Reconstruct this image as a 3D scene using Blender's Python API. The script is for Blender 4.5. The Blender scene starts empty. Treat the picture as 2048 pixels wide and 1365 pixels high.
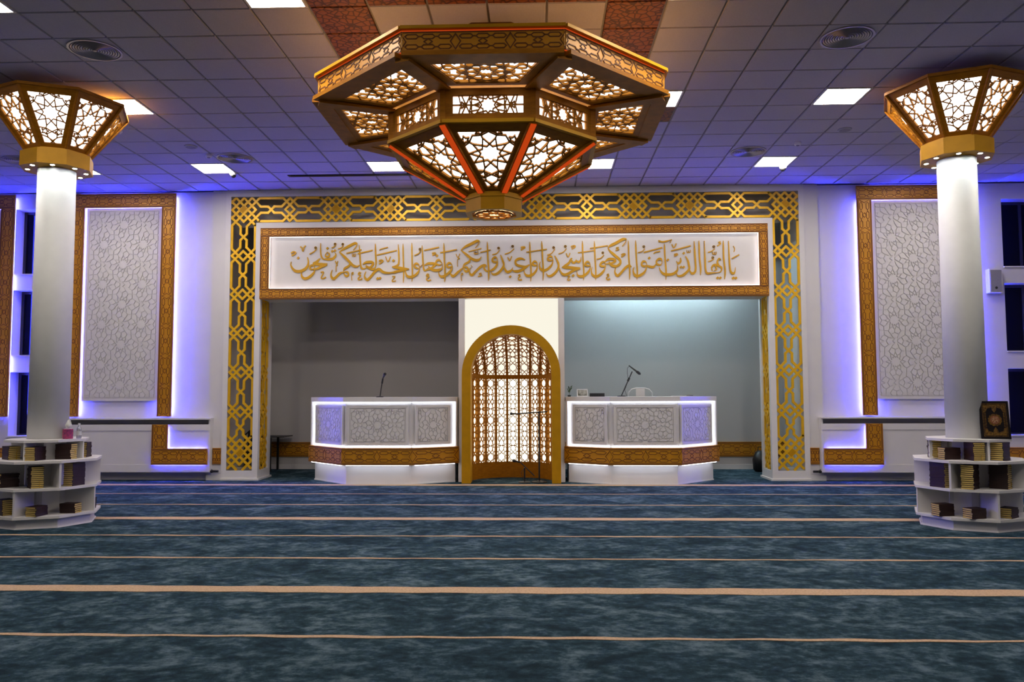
import bpy, math, random
from mathutils import Vector, Matrix
random.seed(7)
sc = bpy.context.scene
COL = sc.collection
R = math.radians
V = Vector

# ------------------------------------------------------------------ camera
cam_d = bpy.data.cameras.new('camera')
cam_d.sensor_width = 36.0
cam_d.lens = 1615.28 / 2048 * 36
cam_d.clip_end = 100
cam = bpy.data.objects.new('camera', cam_d)
COL.objects.link(cam)
_f = V((-0.0332019, 0.9973082, 0.0653762)); _r = V((0.9994365, 0.0334535, -0.0027583)); _u = V((0.0049379, -0.0652478, 0.9978569))
cam.matrix_world = Matrix(((_r.x, _u.x, -_f.x, 0.504), (_r.y, _u.y, -_f.y, -15.045), (_r.z, _u.z, -_f.z, 1.599), (0, 0, 0, 1)))
sc.camera = cam

# ------------------------------------------------------------------ world (night), exposure
w = bpy.data.worlds.new('night'); sc.world = w; w.use_nodes = True
w.node_tree.nodes['Background'].inputs[0].default_value = (0.010, 0.010, 0.02, 1)
w.node_tree.nodes['Background'].inputs[1].default_value = 0.3
sc.view_settings.view_transform = 'Standard'
sc.view_settings.look = 'None'
sc.view_settings.exposure = 0.36
sc.view_settings.gamma = 1.0
sc.view_settings.use_curve_mapping = False
sc.cycles.max_bounces = 4
sc.cycles.use_light_tree = False
sc.cycles.diffuse_bounces = 2
sc.cycles.glossy_bounces = 2
sc.cycles.sample_clamp_indirect = 4.0

# strengths of the room's own lamps
E_PANEL, E_BLUE, E_WHITE, E_DIFF, E_MIHRAB, E_RED, E_SPOT, E_UP = 32.0, 250.0, 4.6, 2.2, 1.5, 0.40, 85.0, 9.0

# ------------------------------------------------------------------ materials
MATS = {}
def mat(name, col, rough=0.6, metal=0.0, noise=0.0, nscale=20.0, bump=0.0, bscale=60.0, spec=0.5, stretch=None, col2=None, emit=None, estr=0.0, trans=0.0, alpha=1.0):
    m = bpy.data.materials.new(name); m.use_nodes = True
    nt = m.node_tree; b = nt.nodes['Principled BSDF']
    b.inputs['Base Color'].default_value = (*col, 1)
    b.inputs['Roughness'].default_value = rough
    b.inputs['Metallic'].default_value = metal
    b.inputs['Specular IOR Level'].default_value = spec
    if trans: b.inputs['Transmission Weight'].default_value = trans
    if alpha < 1: b.inputs['Alpha'].default_value = alpha
    tc = mp = None
    if noise or bump:
        tc = nt.nodes.new('ShaderNodeTexCoord'); mp = nt.nodes.new('ShaderNodeMapping')
        nt.links.new(tc.outputs['Object'], mp.inputs['Vector'])
        if stretch: mp.inputs['Scale'].default_value = stretch
    if noise:
        n = nt.nodes.new('ShaderNodeTexNoise'); n.inputs['Scale'].default_value = nscale; n.inputs['Detail'].default_value = 5
        nt.links.new(mp.outputs['Vector'], n.inputs['Vector'])
        cr = nt.nodes.new('ShaderNodeValToRGB')
        c2 = col2 or tuple(c * (1 - noise) for c in col)
        cr.color_ramp.elements[0].color = (*c2, 1); cr.color_ramp.elements[1].color = (*col, 1)
        cr.color_ramp.elements[0].position = 0.35; cr.color_ramp.elements[1].position = 0.65
        nt.links.new(n.outputs['Fac'], cr.inputs['Fac']); nt.links.new(cr.outputs['Color'], b.inputs['Base Color'])
    if bump:
        n2 = nt.nodes.new('ShaderNodeTexNoise'); n2.inputs['Scale'].default_value = bscale; n2.inputs['Detail'].default_value = 4
        nt.links.new(mp.outputs['Vector'], n2.inputs['Vector'])
        bp = nt.nodes.new('ShaderNodeBump'); bp.inputs['Strength'].default_value = bump; bp.inputs['Distance'].default_value = 0.01
        nt.links.new(n2.outputs['Fac'], bp.inputs['Height']); nt.links.new(bp.outputs['Normal'], b.inputs['Normal'])
    if emit:
        em = nt.nodes.new('ShaderNodeEmission'); em.inputs[0].default_value = (*emit, 1); em.inputs[1].default_value = estr
        nt.links.new(em.outputs[0], nt.nodes['Material Output'].inputs['Surface']); nt.nodes.remove(b)
    MATS[name] = m
    return m

GOLD = mat('gold_paint', (0.62, 0.31, 0.006), 0.42, 0.15, spec=0.25, noise=0.12, nscale=6, bump=0.05, bscale=300)
GOLD_LIT = mat('gold_paint_lit', (0.92, 0.52, 0.010), 0.40, 0.25, noise=0.12, nscale=6)  # same gold paint, brightened for the stronger light on the lattice
GBOARD = mat('carved_gold_board', (0.66, 0.285, 0.008), 0.42, 0.15, noise=0.15, nscale=6)
GOLDT = mat('gold_letter_paint', (0.68, 0.36, 0.006), 0.42, 0.2, noise=0.15, nscale=4)
BRONZE = mat('bronze_wood', (0.44, 0.165, 0.004), 0.5, 0.1, spec=0.2, noise=0.25, nscale=9, stretch=(1, 1, 6))
GROOVEL = mat('brown_groove_line', (0.15, 0.045, 0.004), 0.7)
WALL = mat('wall_paint', (0.74, 0.72, 0.74), 0.75, noise=0.03, nscale=3, bump=0.08, bscale=160)
WHITE = mat('white_lacquer', (0.78, 0.76, 0.77), 0.5, noise=0.03, nscale=4)
RELIEF = mat('white_carved_board', (0.74, 0.72, 0.73), 0.7)
GREYW = mat('grey_fabric_wall', (0.63, 0.61, 0.61), 0.9, noise=0.10, nscale=120, bump=0.15, bscale=400)
COLUMN = mat('column_paint', (0.82, 0.83, 0.82), 0.55, noise=0.03, nscale=8)
TILE = mat('ceiling_tile_board', (0.54, 0.52, 0.62), 0.9, noise=0.10, nscale=90, bump=0.2, bscale=200)
GRID = mat('ceiling_grid_metal', (0.22, 0.21, 0.24), 0.5)
BLACK = mat('black_plastic', (0.012, 0.012, 0.014), 0.4)
DARKM = mat('dark_metal', (0.03, 0.03, 0.035), 0.35, 0.6)
CHROME = mat('chrome', (0.6, 0.6, 0.62), 0.2, 1.0)
GREYP = mat('grey_plastic', (0.42, 0.42, 0.46), 0.5)
MESHG = mat('speaker_mesh', (0.30, 0.29, 0.36), 0.7, noise=0.2, nscale=200)
VENT = mat('vent_metal', (0.34, 0.33, 0.36), 0.35, 0.6)
COVER = mat('book_cover_brown', (0.030, 0.008, 0.006), 0.55, noise=0.4, nscale=30)
PAGES = mat('gilt_pages', (0.90, 0.66, 0.20), 0.45, 0.1, noise=0.2, nscale=300, stretch=(0.05, 0.05, 3))
RIBBON = mat('yellow_ribbon', (0.60, 0.36, 0.03), 0.6)
BLKBOOK = mat('black_leather', (0.008, 0.006, 0.008), 0.6, spec=0.12)
GLASSD = mat('night_glass', (0.003, 0.003, 0.005), 0.04, spec=0.06)
WFRAME = mat('dark_window_frame', (0.012, 0.012, 0.016), 0.5)
STRIPE = mat('tan_carpet_pile', (0.62, 0.42, 0.27), 0.95, noise=0.25, nscale=60, bump=0.4, bscale=250)
WOODB = mat('dark_brown_board', (0.16, 0.05, 0.010), 0.5, noise=0.3, nscale=8)
PINK = mat('pink_print', (0.50, 0.05, 0.16), 0.5, noise=0.6, nscale=35, col2=(0.16, 0.03, 0.12))
PAPER = mat('white_tissue', (0.85, 0.85, 0.86), 0.9)
CLEARP = mat('clear_plastic', (0.75, 0.78, 0.82), 0.12, trans=0.75)
LABELW = mat('bottle_label', (0.7, 0.7, 0.72), 0.5)
GREEN = mat('plant_green', (0.05, 0.10, 0.02), 0.6, noise=0.3, nscale=30)
LED_B = mat('blue_led', (0.1, 0.1, 0.3), emit=(0.035, 0.045, 1.0), estr=E_BLUE)
LED_BW = mat('blue_window_led', (0.1, 0.1, 0.3), emit=(0.035, 0.045, 1.0), estr=E_BLUE*0.25)
LED_W = mat('white_led', (0.8, 0.8, 0.8), emit=(0.86, 0.90, 1.0), estr=E_WHITE)
LED_R = mat('red_led', (0.3, 0.03, 0.01), emit=(1.0, 0.10, 0.012), estr=E_RED)
LED_UP = mat('warm_led', (0.8, 0.5, 0.3), emit=(1.0, 0.60, 0.22), estr=E_UP)
PANEL_L = mat('ceiling_panel_diffuser', (0.8, 0.8, 0.8), emit=(1.0, 0.90, 0.78), estr=E_PANEL)
DIFF = mat('lamp_diffuser', (0.8, 0.8, 0.8), emit=(1.0, 0.97, 0.95), estr=E_DIFF)
DIFFW = mat('warm_lamp_diffuser', (0.8, 0.8, 0.7), emit=(1.0, 0.93, 0.72), estr=E_MIHRAB)
DIFFS = mat('orange_lamp_diffuser', (0.8, 0.7, 0.5), emit=(1.0, 0.66, 0.32), estr=2.0)
CREAM_GLOW = mat('glowing_cream_panel', (0.8, 0.78, 0.7), emit=(1.0, 0.95, 0.80), estr=0.75)
SPOT_L = mat('spot_lens', (0.8, 0.8, 0.8), emit=(0.93, 1.0, 0.98), estr=E_SPOT)
TUBE_L = mat('cool_tube', (0.8, 0.8, 0.8), emit=(0.62, 0.90, 1.0), estr=100.0)
GLOWLAMP = mat('garden_lamp', (0.5, 0.5, 0.5), emit=(0.7, 0.9, 1.0), estr=3.0)

for _m in (DIFF, DIFFW, DIFFS, CREAM_GLOW, LED_R): _m.cycles.emission_sampling = 'NONE'      # large weak glows are found by the paths themselves
def carpet_mat():
    m = bpy.data.materials.new('blue_carpet'); m.use_nodes = True
    nt = m.node_tree; b = nt.nodes['Principled BSDF']; L = nt.links.new
    b.inputs['Roughness'].default_value = 0.95; b.inputs['Specular IOR Level'].default_value = 0.15
    tc = nt.nodes.new('ShaderNodeTexCoord'); mp = nt.nodes.new('ShaderNodeMapping')
    L(tc.outputs['Object'], mp.inputs['Vector']); mp.inputs['Scale'].default_value = (1.0, 1.25, 1)
    n1 = nt.nodes.new('ShaderNodeTexNoise'); n1.inputs['Scale'].default_value = 2.0; n1.inputs['Detail'].default_value = 9; n1.inputs['Roughness'].default_value = 0.68; n1.inputs['Distortion'].default_value = 0.7
    n2 = nt.nodes.new('ShaderNodeTexNoise'); n2.inputs['Scale'].default_value = 9.0; n2.inputs['Detail'].default_value = 6; n2.inputs['Roughness'].default_value = 0.7
    L(mp.outputs['Vector'], n1.inputs['Vector']); L(mp.outputs['Vector'], n2.inputs['Vector'])
    mx = nt.nodes.new('ShaderNodeMix'); mx.data_type = 'FLOAT'; mx.inputs[0].default_value = 0.45
    L(n1.outputs['Fac'], mx.inputs[2]); L(n2.outputs['Fac'], mx.inputs[3])
    cr = nt.nodes.new('ShaderNodeValToRGB')
    e = cr.color_ramp.elements
    e[0].position = 0.41; e[0].color = (0.004, 0.018, 0.030, 1)
    e[1].position = 0.61; e[1].color = (0.105, 0.158, 0.200, 1)
    k = e.new(0.50); k.color = (0.018, 0.048, 0.070, 1)
    L(mx.outputs[0], cr.inputs['Fac']); L(cr.outputs['Color'], b.inputs['Base Color'])
    n3 = nt.nodes.new('ShaderNodeTexNoise'); n3.inputs['Scale'].default_value = 220
    L(tc.outputs['Object'], n3.inputs['Vector'])
    bp = nt.nodes.new('ShaderNodeBump'); bp.inputs['Strength'].default_value = 0.4; bp.inputs['Distance'].default_value = 0.01
    L(n3.outputs['Fac'], bp.inputs['Height']); L(bp.outputs['Normal'], b.inputs['Normal'])
    return m
CARPET = carpet_mat()

def ornament_tile_mat():
    m = bpy.data.materials.new('red_brown_ornament'); m.use_nodes = True
    nt = m.node_tree; b = nt.nodes['Principled BSDF']; L = nt.links.new
    b.inputs['Roughness'].default_value = 0.6
    tc = nt.nodes.new('ShaderNodeTexCoord')
    vo = nt.nodes.new('ShaderNodeTexVoronoi'); vo.feature = 'DISTANCE_TO_EDGE'; vo.inputs['Scale'].default_value = 13
    L(tc.outputs['Object'], vo.inputs['Vector'])
    cr = nt.nodes.new('ShaderNodeValToRGB'); e = cr.color_ramp.elements
    e[0].position = 0.05; e[0].color = (0.07, 0.014, 0.004, 1); e[1].position = 0.13; e[1].color = (0.26, 0.075, 0.016, 1)
    L(vo.outputs['Distance'], cr.inputs['Fac']); L(cr.outputs['Color'], b.inputs['Base Color'])
    bp = nt.nodes.new('ShaderNodeBump'); bp.inputs['Strength'].default_value = 0.6; bp.inputs['Distance'].default_value = 0.01
    L(vo.outputs['Distance'], bp.inputs['Height']); L(bp.outputs['Normal'], b.inputs['Normal'])
    return m
ORN = ornament_tile_mat()

# ------------------------------------------------------------------ mesh helpers
class MB:
    def __init__(s): s.v = []; s.f = []
    def add(s, vs, fs):
        o = len(s.v); s.v += [tuple(x) for x in vs]; s.f += [tuple(i + o for i in f) for f in fs]; return s
    def box(s, x0, x1, y0, y1, z0, z1):
        vs = [(x0,y0,z0),(x1,y0,z0),(x1,y1,z0),(x0,y1,z0),(x0,y0,z1),(x1,y0,z1),(x1,y1,z1),(x0,y1,z1)]
        return s.add(vs, [(0,3,2,1),(4,5,6,7),(0,1,5,4),(1,2,6,5),(2,3,7,6),(3,0,4,7)])
    def prism(s, poly, w0, w1, fn):
        n = len(poly)
        vs = [fn(u, v, w0) for u, v in poly] + [fn(u, v, w1) for u, v in poly]
        fs = [tuple(range(n - 1, -1, -1)), tuple(range(n, 2 * n))] + [(i, (i+1) % n, n + (i+1) % n, n + i) for i in range(n)]
        return s.add(vs, fs)
    def strap(s, a, b, w, w0, w1, fn, ext=0.35):
        d = V((b[0]-a[0], b[1]-a[1])); l = d.length
        if l < 1e-5: return s
        d /= l; n = V((-d.y, d.x)) * (w / 2); e = d * (w * ext)
        A = V(a[:2]) - e; B = V(b[:2]) + e
        return s.prism([tuple(A - n), tuple(B - n), tuple(B + n), tuple(A + n)], w0, w1, fn)
    def straps(s, segs, w, w0, w1, fn):
        for i, (a, b) in enumerate(segs):      # crossing straps lie a hair over or under each other
            j = ((i*5) % 11)*0.00035
            s.strap(a, b, w, w0 - j, w1 + j, fn)
        return s
    def tube(s, pts, r, n=8, closed=False):
        pts = [V(p) for p in pts]; m = len(pts); rs = r if isinstance(r, (list, tuple)) else [r] * m
        vs = []; prev = None
        for i, p in enumerate(pts):
            t = (pts[(i+1) % m] - pts[i-1]) if closed else (pts[min(i+1, m-1)] - pts[max(i-1, 0)])
            t.normalize()
            if prev is None: a = t.orthogonal().normalized()
            else: a = (prev - t * prev.dot(t)); a = a.normalized() if a.length > 1e-6 else t.orthogonal().normalized()
            prev = a; b = t.cross(a)
            vs += [p + (a * math.cos(2*math.pi*k/n) + b * math.sin(2*math.pi*k/n)) * rs[i] for k in range(n)]
        fs = []
        for i in range(m if closed else m - 1):
            j = (i + 1) % m
            fs += [(i*n+k, i*n+(k+1) % n, j*n+(k+1) % n, j*n+k) for k in range(n)]
        if not closed: fs += [tuple(range(n-1, -1, -1)), tuple(range((m-1)*n, m*n))]
        return s.add(vs, fs)
    def lathe(s, prof, c=(0, 0, 0), n=24, caps=True):
        vs = []; fs = []; m = len(prof)
        for r, z in prof: vs += [(c[0] + r*math.cos(2*math.pi*k/n), c[1] + r*math.sin(2*math.pi*k/n), c[2] + z) for k in range(n)]
        for i in range(m - 1): fs += [(i*n+k, i*n+(k+1) % n, (i+1)*n+(k+1) % n, (i+1)*n+k) for k in range(n)]
        if caps: fs += [tuple(range(n-1, -1, -1)), tuple(range((m-1)*n, m*n))]
        return s.add(vs, fs)
    def ngon(s, c, Rr, z0, z1, n=8, off=0.0, R1=None):
        R1 = R1 or Rr
        a = [(c[0] + Rr*math.cos(R(off + 360*k/n)), c[1] + Rr*math.sin(R(off + 360*k/n)), z0) for k in range(n)]
        b = [(c[0] + R1*math.cos(R(off + 360*k/n)), c[1] + R1*math.sin(R(off + 360*k/n)), z1) for k in range(n)]
        return s.add(a + b, [tuple(range(n-1, -1, -1)), tuple(range(n, 2*n))] + [(i, (i+1) % n, n+(i+1) % n, n+i) for i in range(n)])
    def mesh(s, name):
        me = bpy.data.meshes.new(name); me.from_pydata([tuple(v) for v in s.v], [], s.f); me.update(); return me

def put(o, parent=None, label=None, cat=None, group=None, kind=None):
    COL.objects.link(o)
    if parent is not None: o.parent = parent
    if label: o['label'] = label
    if cat: o['category'] = cat
    if group: o['group'] = group
    if kind: o['kind'] = kind
    return o
def obj(name, mb, material, parent=None, label=None, cat=None, group=None, kind=None, smooth=False, mesh=None):
    me = mesh or mb.mesh(name)
    if material is not None and not me.materials: me.materials.append(material)
    if smooth:
        for p in me.polygons: p.use_smooth = True
    o = bpy.data.objects.new(name, me)
    return put(o, parent, label, cat, group, kind)
def thing(name, label, cat, group=None, loc=(0, 0, 0)):
    o = bpy.data.objects.new(name, None); o.location = loc; o.empty_display_size = 0.1
    return put(o, None, label, cat, group)
def local(o):   # mapping of world coordinates into a thing placed by loc only
    return o.location

def plane_fn(O, U, Vv, N):
    O = V(O); U = V(U); Vv = V(Vv); N = V(N)
    return lambda u, v, w: O + U*u + Vv*v + N*w
def wall_fn(x0=0.0, z0=0.0, y=0.0):   # wall seen from the room: u to the right, v up, w towards the room
    return lambda u, v, w: V((x0 + u, y - w, z0 + v))

# ------------------------------------------------------------------ 2D pattern helpers
def clip_seg(a, b, poly):
    t0, t1 = 0.0, 1.0; dx, dy = b[0]-a[0], b[1]-a[1]; n = len(poly)
    for i in range(n):
        p, q = poly[i], poly[(i+1) % n]
        nx, ny = -(q[1]-p[1]), q[0]-p[0]       # inward normal of a ccw polygon
        den = nx*dx + ny*dy; num = nx*(a[0]-p[0]) + ny*(a[1]-p[1])
        if abs(den) < 1e-12:
            if num < 0: return None
            continue
        t = -num / den
        if den > 0: t0 = max(t0, t)
        else: t1 = min(t1, t)
        if t0 >= t1 - 1e-6: return None
    return ((a[0]+dx*t0, a[1]+dy*t0), (a[0]+dx*t1, a[1]+dy*t1))
def clip_segs(segs, poly):
    out = []
    for a, b in segs:
        c = clip_seg(a, b, poly)
        if c: out.append(c)
    return out
def clip_poly(poly, clip):
    out = list(poly); n = len(clip)
    for i in range(n):
        p, q = clip[i], clip[(i+1) % n]; nx, ny = -(q[1]-p[1]), q[0]-p[0]
        side = lambda t: nx*(t[0]-p[0]) + ny*(t[1]-p[1])
        inp = out; out = []
        for j in range(len(inp)):
            a, b = inp[j-1], inp[j]; sa, sb = side(a), side(b)
            if (sa >= 0) != (sb >= 0):
                t = sa / (sa - sb); out.append((a[0]+(b[0]-a[0])*t, a[1]+(b[1]-a[1])*t))
            if sb >= 0: out.append(b)
        if len(out) < 3: return []
    return out
def inset_poly(poly, d):
    n = len(poly); ds = d if isinstance(d, (list, tuple)) else [d]*n; res = []
    L = []
    for i in range(n):
        p, q = V(poly[i]), V(poly[(i+1) % n]); t = (q - p)
        if t.length < 1e-7: t = V((1, 0))
        t.normalize(); nn = V((-t.y, t.x)); L.append((p + nn*ds[i], t))
    for i in range(n):
        p, t = L[i-1]; q, s_ = L[i]
        den = t.x*s_.y - t.y*s_.x
        if abs(den) < 1e-6: res.append(tuple(q)); continue
        k = ((q.x-p.x)*s_.y - (q.y-p.y)*s_.x) / den
        res.append(tuple(p + t*k))
    return res
def area(poly): return 0.5*sum(poly[i-1][0]*poly[i][1]-poly[i][0]*poly[i-1][1] for i in range(len(poly)))
def pl(*p, closed=False):
    s = [(p[i], p[i+1]) for i in range(len(p)-1)]
    if closed: s.append((p[-1], p[0]))
    return s
def polar(r, a, c=(0, 0)): return (c[0] + r*math.cos(R(a)), c[1] + r*math.sin(R(a)))
def star5(c, r, rot):
    return pl(*[polar(r if k % 2 == 0 else r*0.5, rot + 36*k, c) for k in range(10)], closed=True)
def rosette(r1, c=(0, 0), rot=90.0, n=10, stars=True, rings=1):
    """star, kites and petals of an n-fold rosette; r1 = radius where the star's tips touch the petals"""
    h = 180.0 / n; S = []
    r0 = 0.76*r1; r2 = 1.68*r1; r3 = 2.02*r1; r4 = 2.30*r1
    for k in range(n):
        a = rot + 2*h*k
        S += [(polar(r0, a-h, c), polar(r2, a+h, c)), (polar(r0, a+h, c), polar(r2, a-h, c))]
        S += [(polar(r2, a+h, c), polar(r3, a+h, c)), (polar(r3, a+h, c), polar(r4, a, c)), (polar(r4, a, c), polar(r3, a-h, c))]
        if stars: S += star5(polar(2.42*r1, a+h, c), 0.40*r1, a+h+180)
        if rings > 1:
            L = lambda rr, t: (c[0] + rr*math.cos(R(a)) - t*math.sin(R(a)), c[1] + rr*math.sin(R(a)) + t*math.cos(R(a)))
            q = r1
            S += pl(L(2.30*q, 0), L(2.62*q, 0.52*q), L(3.0*q, 0.50*q), L(3.7*q, -0.1*q)) + pl(L(2.30*q, 0), L(2.62*q, -0.52*q), L(3.0*q, -0.50*q), L(3.7*q, 0.1*q))
            S += pl(L(3.6*q, 0), L(4.2*q, 0.55*q), L(4.7*q, 0.5*q), L(5.0*q, 0)) + pl(L(3.6*q, 0), L(4.2*q, -0.55*q), L(4.7*q, -0.5*q), L(5.0*q, 0))
            S += [(polar(2.8*q, a+h, c), polar(3.35*q, a+h, c))]
            S += [(polar(4.1*q, a+h, c), polar(5.2*q, a+h, c)), (polar(5.0*q, a, c), polar(6.0*q, a+h, c)), (polar(5.0*q, a, c), polar(6.0*q, a-h, c))]
    return S
def strip_pattern(r, half, v0, v1, phase=0.0):
    """vertical strip of 10-pointed stars, drop-shaped petals and small stars (period 7.95 r)"""
    P = 7.95*r; S = []
    q = lambda u, v: (u*r, v*r)
    base = []
    for sx in (1, -1):
        for sv in (1, -1):
            g = lambda u, v: (sx*u, sv*v)
            base += pl(g(.235, .723), g(0, 1.0), g(.50, 1.60), g(.54, 2.02), g(.30, 2.36), g(0, 2.43))
            base += pl(g(-.235, .723), g(0, 1.0)) + pl(g(.235, .723), g(.59, .81), g(.95, .31), g(.76, 0)) + pl(g(.615, .447), g(.76, 0)) + pl(g(.235, .723), g(.615, .447))
            base += pl(g(.59, .81), g(1.2, 1.45)) + pl(g(.50, 1.60), g(.62, 1.15), g(1.2, 1.05)) + pl(g(.95, .31), g(1.25, .2))
            base += pl(g(.54, 2.02), g(.80, 2.12), g(1.2, 1.95)) + pl(g(.30, 2.36), g(.62, 2.43), g(.80, 2.12))
            base += pl(g(.62, 2.43), g(.80, 2.74), g(1.2, 2.85)) + pl(g(.30, 2.50), g(.62, 2.43))
            base += pl(g(0, 2.43), g(.30, 2.50), g(.54, 2.85), g(.50, 3.2), g(0, 3.975)) + pl(g(.54, 2.85), g(.80, 2.74))
            base += pl(g(.50, 3.2), g(.62, 3.62), g(1.2, 3.75)) + pl(g(.25, 3.58), g(.62, 3.62), g(.70, 3.975), g(1.2, 3.975))
    k0 = math.floor((v0 - phase)/P) - 1; k1 = math.ceil((v1 - phase)/P) + 1
    for k in range(k0, k1 + 1):
        for a, b in base: S.append(((a[0]*r, a[1]*r + phase + k*P), (b[0]*r, b[1]*r + phase + k*P)))
    return clip_segs(S, [(-half, v0), (half, v0), (half, v1), (-half, v1)])
def band_segs(L, h):
    """groove lines of a double chain with diamonds along a band of length L, height h (centred)"""
    S = []; P = 2.08*h; n = max(1, round(L/P)); P = L/n; k = P/2.08
    for i in range(n):
        o = -L/2 + P*i
        S += pl((o, .33*h), (o+.19*k, 0), (o, -.33*h)) + pl((o+P, .33*h), (o+P-.19*k, 0), (o+P, -.33*h))
        m = o + P/2
        S += pl((m-.16*k, 0), (m, .13*h), (m+.16*k, 0), (m, -.13*h), closed=True)
        for sv in (1, -1):
            for cx in (.41, 1.04, 1.67):
                c = o + cx*k; y = .22*h*sv
                S += pl((c-.26*k, y), (c-.17*k, y+.09*h), (c+.17*k, y+.09*h), (c+.26*k, y), (c+.17*k, y-.09*h), (c-.17*k, y-.09*h), closed=True)
            for cx in (.725, 1.355):
                c = o + cx*k; y = .22*h*sv; S += [((c-.055*k, y), (c+.055*k, y))]
    for y in (.40*h, -.40*h, .455*h, -.455*h): S.append(((-L/2, y), (L/2, y)))
    return clip_segs(S, [(-L/2, -h/2), (L/2, -h/2), (L/2, h/2), (-L/2, h/2)])
def lattice_rosette(u0):
    S = pl((u0+.72, .27), (u0, .99), (u0-.72, .27)) + pl((u0+.72, -.27), (u0, -.99), (u0-.72, -.27))
    return S + pl((u0+.6, 1), (u0-.4, 0), (u0+.6, -1)) + pl((u0-.6, 1), (u0+.4, 0), (u0-.6, -1))
def lattice_block(u0):
    S = []
    for s in (1, -1):
        S += [((u0-1.03, 0), (u0-.03, s)), ((u0+1.03, 0), (u0+.03, s))]
        for c in (.345, -.345): S.append(((u0+c-1, -s), (u0+c+1, s)))
        S += [((u0-1.46, .27*s), (u0-.73, s)), ((u0+1.46, .27*s), (u0+.73, s))]
    return S
def lattice_cross(u0, l, r):
    """two inner bands that cross at u0, running out to l on the left and r on the right"""
    return [((l, .27), (u0-.27, .27)), ((u0-.27, .27), (u0+.27, -.27)), ((u0+.27, -.27), (r, -.27)), ((l, -.27), (u0-.27, -.27)), ((u0-.27, -.27), (u0+.27, .27)), ((u0+.27, .27), (r, .27))]
def lattice_chain(seq):
    """seq: list of (kind, u). Blocks 'B', rosettes 'r'; crossings are put between"""
    S = []
    reach = {'B': (1.46, 1.345), 'r': (.72, .6)}
    for i, (k, u) in enumerate(seq):
        S += lattice_block(u) if k == 'B' else lattice_rosette(u)
        if i + 1 < len(seq):
            k2, u2 = seq[i+1]
            a, b = u + reach[k][0], u2 - reach[k2][0]
            S += lattice_cross((a+b)/2, a, b)
            for s in (1, -1): S.append(((u + reach[k][1], s), (u2 - reach[k2][1], s)))
    return S
def relief_cells(clip, s, c=(0, 0), n=12):
    """cells of a carved star board: 12-petal rosettes on a diagonal lattice of pitch s, clipped to a rectangle"""
    x0 = min(p[0] for p in clip); x1 = max(p[0] for p in clip); y0 = min(p[1] for p in clip); y1 = max(p[1] for p in clip)
    r4 = s*math.sqrt(2)/2; r3 = r4*.84; r2 = r4*.66; r1 = r4*.44; r0 = r4*.30; h = 180.0/n
    cells = []
    i0, i1 = math.floor((x0-c[0])/s)-1, math.ceil((x1-c[0])/s)+1
    j0, j1 = math.floor((y0-c[1])/s)-1, math.ceil((y1-c[1])/s)+1
    for i in range(i0, i1+1):
        for j in range(j0, j1+1):
            o = (c[0]+i*s, c[1]+j*s)
            if (i+j) % 2 == 0:
                cells.append([polar(r1 if k % 2 == 0 else r0, h*(k+1), o) for k in range(2*n)])
                for k in range(n):
                    a = h + 2*h*k
                    cells.append([polar(r1, a, o), polar(r2, a-h, o), polar(r3, a-h, o), polar(r4, a, o), polar(r3, a+h, o), polar(r2, a+h, o)])
                    cells.append([polar(r0, a+h, o), polar(r1, a, o), polar(r2, a+h, o), polar(r1, a+2*h, o)])
            else:
                t = s - r3; w1 = (s - r4*math.cos(R(15)), r4*math.sin(R(15)))
                for k in range(4):
                    rot = lambda p: (o[0] + p[0]*math.cos(R(90*k)) - p[1]*math.sin(R(90*k)), o[1] + p[0]*math.sin(R(90*k)) + p[1]*math.cos(R(90*k)))
                    cells.append([rot(p) for p in ((t, 0), w1, (s*.13, s*.06), (s*.13, -s*.06), (w1[0], -w1[1]))])
                    g = (s - r3*math.cos(R(30)), r3*math.sin(R(30)))
                    cells.append([rot(p) for p in (w1, g, (s/2, s/2), (g[1], g[0]), (w1[1], w1[0]), (s*.12, s*.12))])
                cells.append([polar(s*.12 if k % 2 == 0 else s*.08, 45*k, o) for k in range(8)])
    out = []
    for cl in cells:
        if area(cl) < 0: cl = cl[::-1]
        cl = clip_poly(cl, clip)
        if len(cl) >= 3 and abs(area(cl)) > 2e-4: out.append(cl)
    return out
def relief_board(name, parent, fn, w, hgt, s, c=(0, 0), depth=0.05, margin=0.05, groove=0.006, rise=0.010, mtl=None):
    """carved board: a slab, its rim, and raised cells with grooves between"""
    mb = MB(); x, y = w/2, hgt/2
    mb.prism([(-x, -y), (x, -y), (x, y), (-x, y)], 0, depth, fn)
    xi, yi = x - margin, y - margin
    for a in ([(-x, -y), (x, -y), (xi, -yi), (-xi, -yi)], [(x, -y), (x, y), (xi, yi), (xi, -yi)], [(x, y), (-x, y), (-xi, yi), (xi, yi)], [(-x, y), (-x, -y), (-xi, -yi), (-xi, yi)]):
        mb.prism(a, depth, depth + rise, fn)
    clip = [(-xi + .012, -yi + .012), (xi - .012, -yi + .012), (xi - .012, yi - .012), (-xi + .012, yi - .012)]
    for cl in relief_cells(clip, s, c):
        q = inset_poly(cl, groove)
        if area(q) > 1e-4 and max(abs(p[0]) for p in q) <= x and max(abs(p[1]) for p in q) <= y and area(q) < area(cl):
            mb.prism(q, depth, depth + rise, fn)
    return obj(name, mb, mtl or RELIEF, parent)
def gold_board(name, parent, fn, L, h, t=0.03, lw=None, mtl=None, ends=(0, 0)):
    """gold painted board along u with a chain of groove lines (sub-part)"""
    mb = MB().prism([(-L/2, -h/2), (L/2, -h/2), (L/2, h/2), (-L/2, h/2)], 0, t, fn)
    b = obj(name, mb, mtl or GBOARD, parent)
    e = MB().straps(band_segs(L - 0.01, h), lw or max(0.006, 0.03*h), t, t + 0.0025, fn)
    o = obj('groove_lines', e, GROOVEL, b)  # grooves drawn as thin raised lines in dark brown
    return b
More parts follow.
